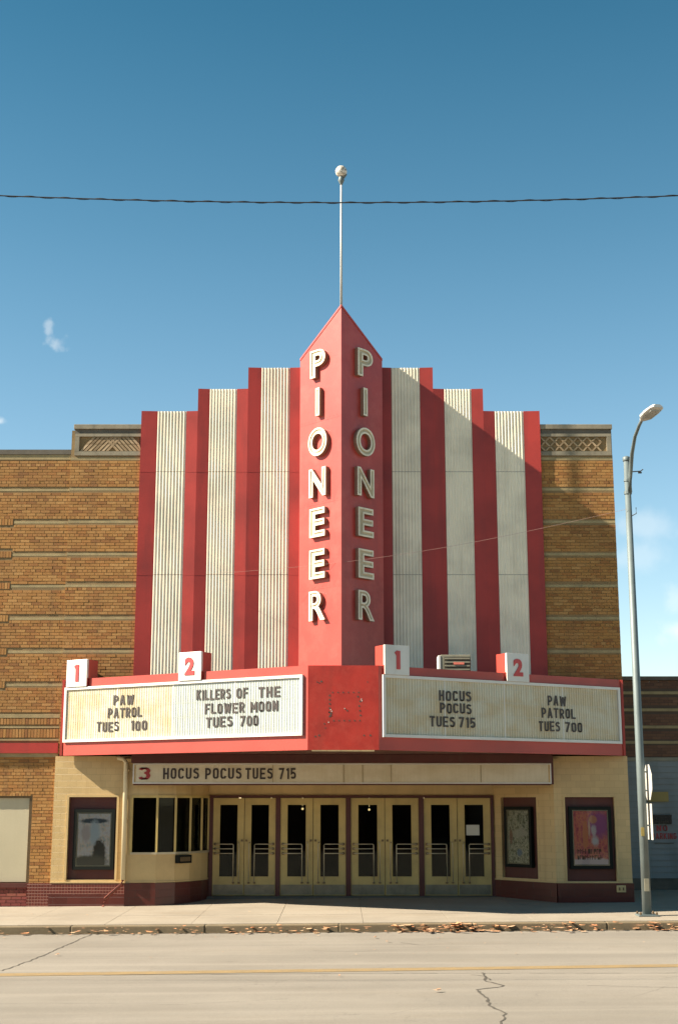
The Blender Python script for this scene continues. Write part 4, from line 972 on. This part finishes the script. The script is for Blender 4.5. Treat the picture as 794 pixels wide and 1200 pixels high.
# ------------------------------------------------------------------ LEFT WING
wg = thing('brick_building', (-8, 29.9, .1), 'brown brick building at the left edge with boarded cream shop window', 'brick building')
WY = 29.875; wx0, wx1 = -10.6, -6.034
m_ = MB(); m_.prism([(wx0, WY+.12), (wx1, WY+.12), (wx1, 50), (wx0, 50)], 0, 9.9); m_.build('wall', 'mortar', wg)
shop = (-10.2, -6.55, .55, 2.38)
m_ = MB(); m_.box(wx0, wx1, WY, WY+.12, 2.38, 9.93); m_.box(-6.55, wx1, WY, WY+.12, .0, 2.38); m_.box(wx0, -10.2, WY, WY+.12, 0, 2.38); m_.box(-10.2, -6.55, WY, WY+.12, 0, .5); m_.build('mortar_bed', 'mortar', wg)
bw = Bricks()
WB = BANDZ[1:]; xs0 = -7.245
holes = [(-20, 0, 9.116-.040, 9.116+.034)] + [(xs0 if z > 4.5 else -20, 0, z-.040, z+.034) for z in WB[1:]] + [(-20, xs0, z-.075, z+.075) for z in WB[1:]] + [(-20, 0, 3.27, 3.50), (-20, 0, 3.56, 3.82), (-20, 0, 3.88, 4.12), (-10.2, -6.55, 0, 2.42), (-20, 0, 9.80, 12)]
bw.wall(wx0, wx1-.0, .07, 9.80, WY, 'brick', holes)
m_ = MB(); m_.box(wx0, wx1, WY-.006, WY+.02, 9.116-.036, 9.116+.02); m_.build('stone_band', 'stone', wg)
for z in WB[1:]:
    m_ = MB(); m_.box(xs0, wx1, WY-.003, WY+.02, z-.036, z+.02); m_.build('stone_band', 'stone', wg)
    bw.soldier(wx0, xs0-.03, z-.068, z+.068, WY, 'brick')
for (za, zb_) in ((3.62, 3.80), (3.90, 4.03)): bw.soldier(wx0, wx1, za, zb_, WY-.004, 'brick')
for z in (4.06, 4.10, 3.84, 3.57):
    m_ = MB(); m_.box(wx0, wx1, WY-.02, WY+.02, z-.018, z+.018); m_.build('stone_band', 'stone', wg)
bw.soldier(-10.2, -6.56, 2.385, 2.44, WY, 'brick')
m_ = MB(); m_.box(wx0, wx1-.004, WY-.09, WY+.02, 3.285, 3.50); m_.build('red_band', 'red', wg)
m_ = MB(); m_.box(wx0, wx1-.004, WY-.05, WY+.02, 3.20, 3.283); m_.build('drip_course', 'stone', wg)
m_ = MB(); m_.box(wx0, wx1+.02, WY-.03, WY+.35, 9.93, 10.04); m_.build('coping', 'coping_dark', wg)
m_ = MB(); m_.box(wx0, wx1, WY-.012, WY+.02, 9.81, 9.925); m_.build('coping_course', 'stone', wg)
m_ = MB(); m_.box(-10.2, -6.62, WY+.06, WY+.10, .60, 2.34); m_.build('boarded_window', 'cream_panel', wg)
m_ = MB(); m_.box(-6.62, -6.552, WY+.02, WY+.12, .58, 2.385); m_.box(-10.2, -6.62, WY+.02, WY+.12, 2.34, 2.385); m_.build('window_frame', 'bronze', wg)
m_ = MB(); m_.box(-10.2, -6.552, WY-.05, WY+.1, .49, .58); m_.build('window_sill', 'red_dark', wg)
bb = Bricks(); m_ = MB(); m_.box(-10.2, -6.57, WY-.004, WY+.05, 0, .488); m_.build('base_bed', 'mortar_dark', wg)
bw.finish(wg, 200)
bb.wall(-10.2, -6.57, .04, .48, WY-.01, 'brick_red'); bb.finish(wg, 90)

# ------------------------------------------------------------------ RIGHT BUILDING
rb = thing('shop_building', (9, 33, .15), 'low building right of the theater with dark brick top and grey painted wall', 'shop building')
m_ = MB(); m_.prism([(6.19, 33.03), (16, 33.03), (16, 44), (6.19, 44)], 0, 5.1); m_.box(6.19, 16, 33.0, 33.03, 3.3, 5.1); m_.build('wall', 'mortar_dark', rb)
b3 = Bricks(); RZ = [4.827, 4.421, 4.016, 3.653]
b3.wall(6.19, 13, 3.32, 5.12, 33.0, 'brick_dark', [(-20, 20, z-.04, z+.045) for z in RZ]); b3.finish(rb, 150)
for z in RZ: m_ = MB(); m_.box(6.19, 16, 32.98, 33.03, z-.032, z+.035); m_.build('stone_band', 'stone', rb)
m_ = MB(); m_.box(6.19, 16, 32.93, 33.3, 5.13, 5.22); m_.build('coping', 'coping_dark', rb)
m_ = MB(); m_.box(6.19, 16, 32.96, 33.03, 3.22, 3.30); m_.build('drip_course', 'vent', rb)
for i in range(20):
    za = .52+i*.135; m_ = MB(); m_.v = [(6.19, 32.975, za), (16, 32.975, za), (16, 32.995, za+.133), (6.19, 32.995, za+.133), (6.19, 33.02, za), (16, 33.02, za)]; m_.f = [(0,1,2,3), (0,4,5,1)]; m_.build('clapboard', 'grey_wall', rb)
m_ = MB(); m_.box(6.19, 16, 32.96, 33.03, .0, .515); m_.build('base_course', 'coping_dark', rb)
m_ = MB(); m_.box(7.29, 7.77, 32.93, 32.97, 2.27, 2.50); m_.build('mustard_plate', 'yellow_plate', rb)
m_ = MB(); m_.box(7.34, 7.82, 32.93, 32.97, 1.76, 1.97); m_.build('dark_slot', 'dark_glass', rb)
baser = Vector(rb['_base']); pr = lambda s, z: Vector((s, 32.972, z))-baser
write('NO', 'num_dark', rb, pr, 0, 7.46, 7.72, 1.66, .13, .008); write('PARKING', 'num_dark', rb, pr, 0, 7.34, 7.92, 1.48, .14, .008)
m_ = MB(); m_.box(7.40, 7.85, 32.965, 32.975, 1.31, 1.325); m_.build('painted_underline', 'coping_dark', rb)

# ------------------------------------------------------------------ THE OTHER SIDE OF THE STREET (out of view; added to darken the glass and cut fill light)
for (xa, xb, hgt, mt_, lab) in ((-34, -20.2, 7.6, 'brick_dark_plain', 'added unseen dark two storey building across the street, far left'), (-20, -8.2, 9.4, 'buff_plain', 'added unseen buff three bay building across the street, left of the camera'), (-8, 3.8, 7.2, 'brick_dark_plain', 'added unseen low dark building directly across from the theater'),
                          (4, 15.8, 8.8, 'grey_plain', 'added unseen grey fronted building across the street, right of the camera'), (16, 32, 7.4, 'buff_plain', 'added unseen long buff building across the street, far right')):
    ob = thing('added_opposite_building', ((xa+xb)/2, -8, -.1), lab, 'shop building', 'unseen buildings added across the street for reflections and shade')
    m_ = MB(); m_.box(xa, xb, -20, -8, -.3, hgt); m_.build('wall', mt_, ob)
    m_ = MB(); m_.box(xa-.05, xb+.05, -20, -7.8, hgt+.003, hgt+.3); m_.build('cornice', 'coping', ob)
    n_ = int((xb-xa)//2.6)
    for k in range(n_):
        xc = xa+(k+.5)*(xb-xa)/n_
        m_ = MB(); m_.box(xc-.55, xc+.55, -8.0, -7.93, 4.2, 6.0); wn = m_.build('window', 'stone', ob); m_ = MB(); m_.box(xc-.47, xc+.47, -7.93, -7.92, 4.28, 5.92); m_.build('pane', 'dark_glass', wn)
        m_ = MB(); m_.box(xc-1.1, xc+1.1, -8.0, -7.93, .5, 2.9); wn = m_.build('shop_window', 'red_dark', ob); m_ = MB(); m_.box(xc-1.0, xc+1.0, -7.93, -7.92, .6, 2.8); m_.build('pane', 'dark_glass', wn)

# ------------------------------------------------------------------ STREET LAMP, SIGNS, WIRES
LX, LY = 5.77, 26.62; lz = zs(LX, LY)
sl_ = thing('street_lamp', (LX, LY, lz), 'tall grey street lamp with curved arm on the sidewalk at the right', 'street lamp')
m_ = MB(); m_.tube([(LX, LY, lz+.03), (LX, LY, lz+3), (LX, LY, 9.0)], [.088, .078, .060], 16); m_.build('pole', 'pole', sl_, smooth=True)
m_ = MB(); m_.lathe((LX, LY, 9.0), [(.072, -.05), (.078, -.04), (.078, .03), (.04, .05), (.001, .055)], 14); m_.build('pole_cap', 'pole', sl_, smooth=True)
m_ = MB(); m_.box(LX-.19, LX+.19, LY-.19, LY+.19, lz, lz+.03); bp = m_.build('base_plate', 'pole', sl_, bevel=.006)
for i, j in ((-1, -1), (1, -1), (1, 1), (-1, 1)):
    m_ = MB(); m_.lathe((LX+i*.15, LY+j*.15, lz+.03), [(.02, 0), (.02, .035), (.012, .05), (.001, .052)], 8); m_.build('anchor_bolt', 'bronze', bp)
m_ = MB(); m_.tube([(LX+.03, LY-.05, 8.30), (LX+.02, 26.42, 8.62), (LX-.02, 26.0, 8.95), (LX-.07, 25.45, 9.14), (LX-.10, 24.9, 9.22), (LX-.11, 24.55, 9.25)], [.045, .042, .038, .034, .032, .030], 10); m_.build('arm', 'pole', sl_, smooth=True)
m_ = MB(); m_.lathe((LX, LY, 8.3), [(.06, -.03), (.078, -.03), (.078, .03), (.06, .03)], 14); m_.lathe((LX, LY, 8.55), [(.06, -.02), (.075, -.02), (.075, .02), (.06, .02)], 14); m_.build('arm_clamp', 'pole', sl_)
m_ = MB(); m_.tube([(LX+.06, LY-.05, 8.72), (LX+.25, LY-.1, 8.72), (LX+.30, LY-.1, 8.76)], .012, 6); m_.tube([(LX+.20, LY-.1, 8.69), (LX+.27, LY-.1, 8.69)], .018, 6); m_.build('hook', 'wire', sl_)
m_ = MB(); m_.tube([(LX+.05, LY-.05, 7.82), (LX+.13, LY-.08, 7.86), (LX+.13, LY-.08, 7.98)], .010, 6); m_.build('hook', 'wire', sl_)
# luminaire: shaped housing tapering into the arm
H0 = Vector((LX-.11, 24.62, 9.25)); ax = Vector((.22, -.95, .10)).normalized(); up = Vector((0, 0, 1)); sd = ax.cross(up).normalized(); up2 = sd.cross(ax).normalized()
m_ = MB(); secs = [(0, .045, .04), (.07, .07, .055), (.17, .125, .065), (.40, .145, .058), (.62, .13, .045), (.68, .08, .03)]
for t_s, hw, hh in secs:
    for (u, v) in ((-1, -.55), (-.8, -.9), (.8, -.9), (1, -.55), (1, .2), (.55, 1), (-.55, 1), (-1, .2)):
        m_.v.append(tuple(H0 + ax*t_s + sd*hw*u + up2*hh*v))
for i in range(len(secs)-1):
    for j in range(8): a, b_ = i*8+j, i*8+(j+1) % 8; m_.f.append((a, a+8, b_+8, b_))
m_.f += [tuple(range(8)), tuple(reversed(range(40, 48)))]
lh = m_.build('lamp_head', 'lamp', sl_)
m_ = MB(); m_.v = [tuple(H0+ax*a+sd*b_+up2*c_) for a in (.20, .58) for b_ in (-.095, .095) for c_ in (-.064, -.045)]; m_.f = [(0,4,6,2), (1,3,7,5), (0,1,5,4), (2,6,7,3), (0,2,3,1), (4,5,7,6)]; m_.build('lens', 'lens', lh)
m_ = MB(); m_.box(LX-.045, LX+.045, LY-.098, LY-.078, lz+.45, lz+.68); m_.build('hand_hole_cover', 'vent', sl_, bevel=.004)
m_ = MB(); m_.box(LX-.06, LX+.0, LY-.092, LY-.07, 1.62, 1.78); m_.build('reflective_sticker', 'yellow_plate', sl_)
# two plates on the lamp's far side, seen nearly edge on
sg = thing('traffic_sign', (LX+.13, LY, 1.5), 'narrow white traffic sign seen almost edge on behind the lamp pole', 'traffic sign')
sx = LX+.13
m_ = MB(); oc = [(LY+.36*math.cos(R(22.5+45*i)), 2.62+.36*math.sin(R(22.5+45*i))) for i in range(8)]
m_.v = [(sx, y, z) for y, z in oc]+[(sx+.006, y, z) for y, z in oc]; m_.f = [tuple(reversed(range(8))), tuple(range(8, 16))]+[(i, (i+1) % 8, 8+(i+1) % 8, 8+i) for i in range(8)]; m_.build('octagonal_plate', 'lamp', sg)
m_ = MB(); m_.box(sx, sx+.006, LY-.23, LY+.23, 1.55, 2.22); m_.build('square_plate', 'lamp', sg)
m_ = MB()
for z in (1.8, 2.45, 2.8): m_.box(LX+.06, sx, LY-.04, LY+.04, z, z+.03)
m_.build('sign_bracket', 'pole', sg)
pts = [(x*1.0, 16, 9.615+.0052*x*x) for x in range(-26, 27)]
m_ = MB(); m_.tube(pts, .008, 6); 
tw2 = []
for i in range(-1300, 1301):
    x = i*.02; a = x*14; tw2.append((x, 16+.012*math.cos(a), 9.615+.0052*x*x+.012*math.sin(a)))
m_.tube(tw2, .004, 4)
tag(m_.build('overhead_cable', 'wire', smooth=True), 'thin black overhead cable crossing the whole sky above the roofs', 'cable')
P0_, P1_ = Vector((LX-.05, 26.55, 7.95)), Vector((-2.9, 29.6, 7.15))
m_ = MB(); m_.tube([tuple(P0_.lerp(P1_, i/30) + Vector((0, 0, -.22*math.sin(math.pi*i/30)))) for i in range(31)], .0025, 5)
tag(m_.build('thin_wire', 'palewire'), 'thin pale wire running from the lamp pole to the striped front', 'wire')

# ------------------------------------------------------------------ fallen leaves
def leaf(m_, x, y, z, s, a, curl):
    c, s_ = math.cos(a), math.sin(a); pts = []
    for (u, v) in ((-1, 0), (-.3, .45), (.3, .5), (1, 0), (.3, -.5), (-.3, -.45)):
        u *= s; v *= s; zz = z + curl*(abs(u)+abs(v))*.9 + random.uniform(0, .004)
        pts.append((x+u*c-v*s_, y+u*s_+v*c, zz))
    m_.quad(*pts)
lv = MB()
def dens(x):
    return .10 + .9*math.exp(-((x-1.6)/.5)**2) + .6*math.exp(-((x-2.6)/1.0)**2) + .8*math.exp(-((x-5.9)/.5)**2) + .5*math.exp(-((x+4.0)/.25)**2) + .4*math.exp(-((x+1.5)/1)**2) + .4*math.exp(-((x-4.3)/.5)**2)
cnt = 0
while cnt < 340:
    x = random.uniform(-9, 10)
    if random.random() > dens(x)/1.4: continue
    y = 25.47 - abs(random.gauss(0, .16)); z = zr(x, y)+.008+random.uniform(0, .10)*(y > 25.30)
    leaf(lv, x, y, z, random.choice((random.uniform(.025, .06), random.uniform(.05, .12))), random.uniform(0, 6.3), random.uniform(-.1, .9)); cnt += 1
for i in range(90):
    x = random.uniform(-8, 9); y = random.choice((random.uniform(25.7, 29.5), random.uniform(21, 25.2), random.uniform(24.6, 25.3)))
    z = (zs(x, y) if y > 25.5 else zr(x, y))+.01; leaf(lv, x, y, z, random.uniform(.015, .03), random.uniform(0, 6.3), .3)
tag(lv.build('leaf_litter', 'leaf'), kind='stuff')
for x, y, s_, a, lab in ((1.19, 17.38, .065, .2, 'single russet leaf lying flat in the near lane'), (.61, 24.2, .05, 1.2, 'pale leaf on the road before the middle doors, nearer the kerb'),
                         (.80, 23.5, .045, 2.6, 'smaller pale leaf just in front of the one before the middle doors'), (-4.30, 21.8, .05, .5, 'brown leaf beside the diagonal road crack at the left'), (.0, 18.95, .03, .9, 'tiny dark leaf by the long road joint below the yellow line')):
    m_ = MB(); leaf(m_, 0, 0, .012, s_, a, .35); leaf(m_, .006, .004, .02, s_*.8, a+.5, .5); o = m_.build('fallen_leaf', 'leaf'); o.location = (x, y, zr(x, y)); tag(o, lab, 'leaf', 'loose leaves on the road')
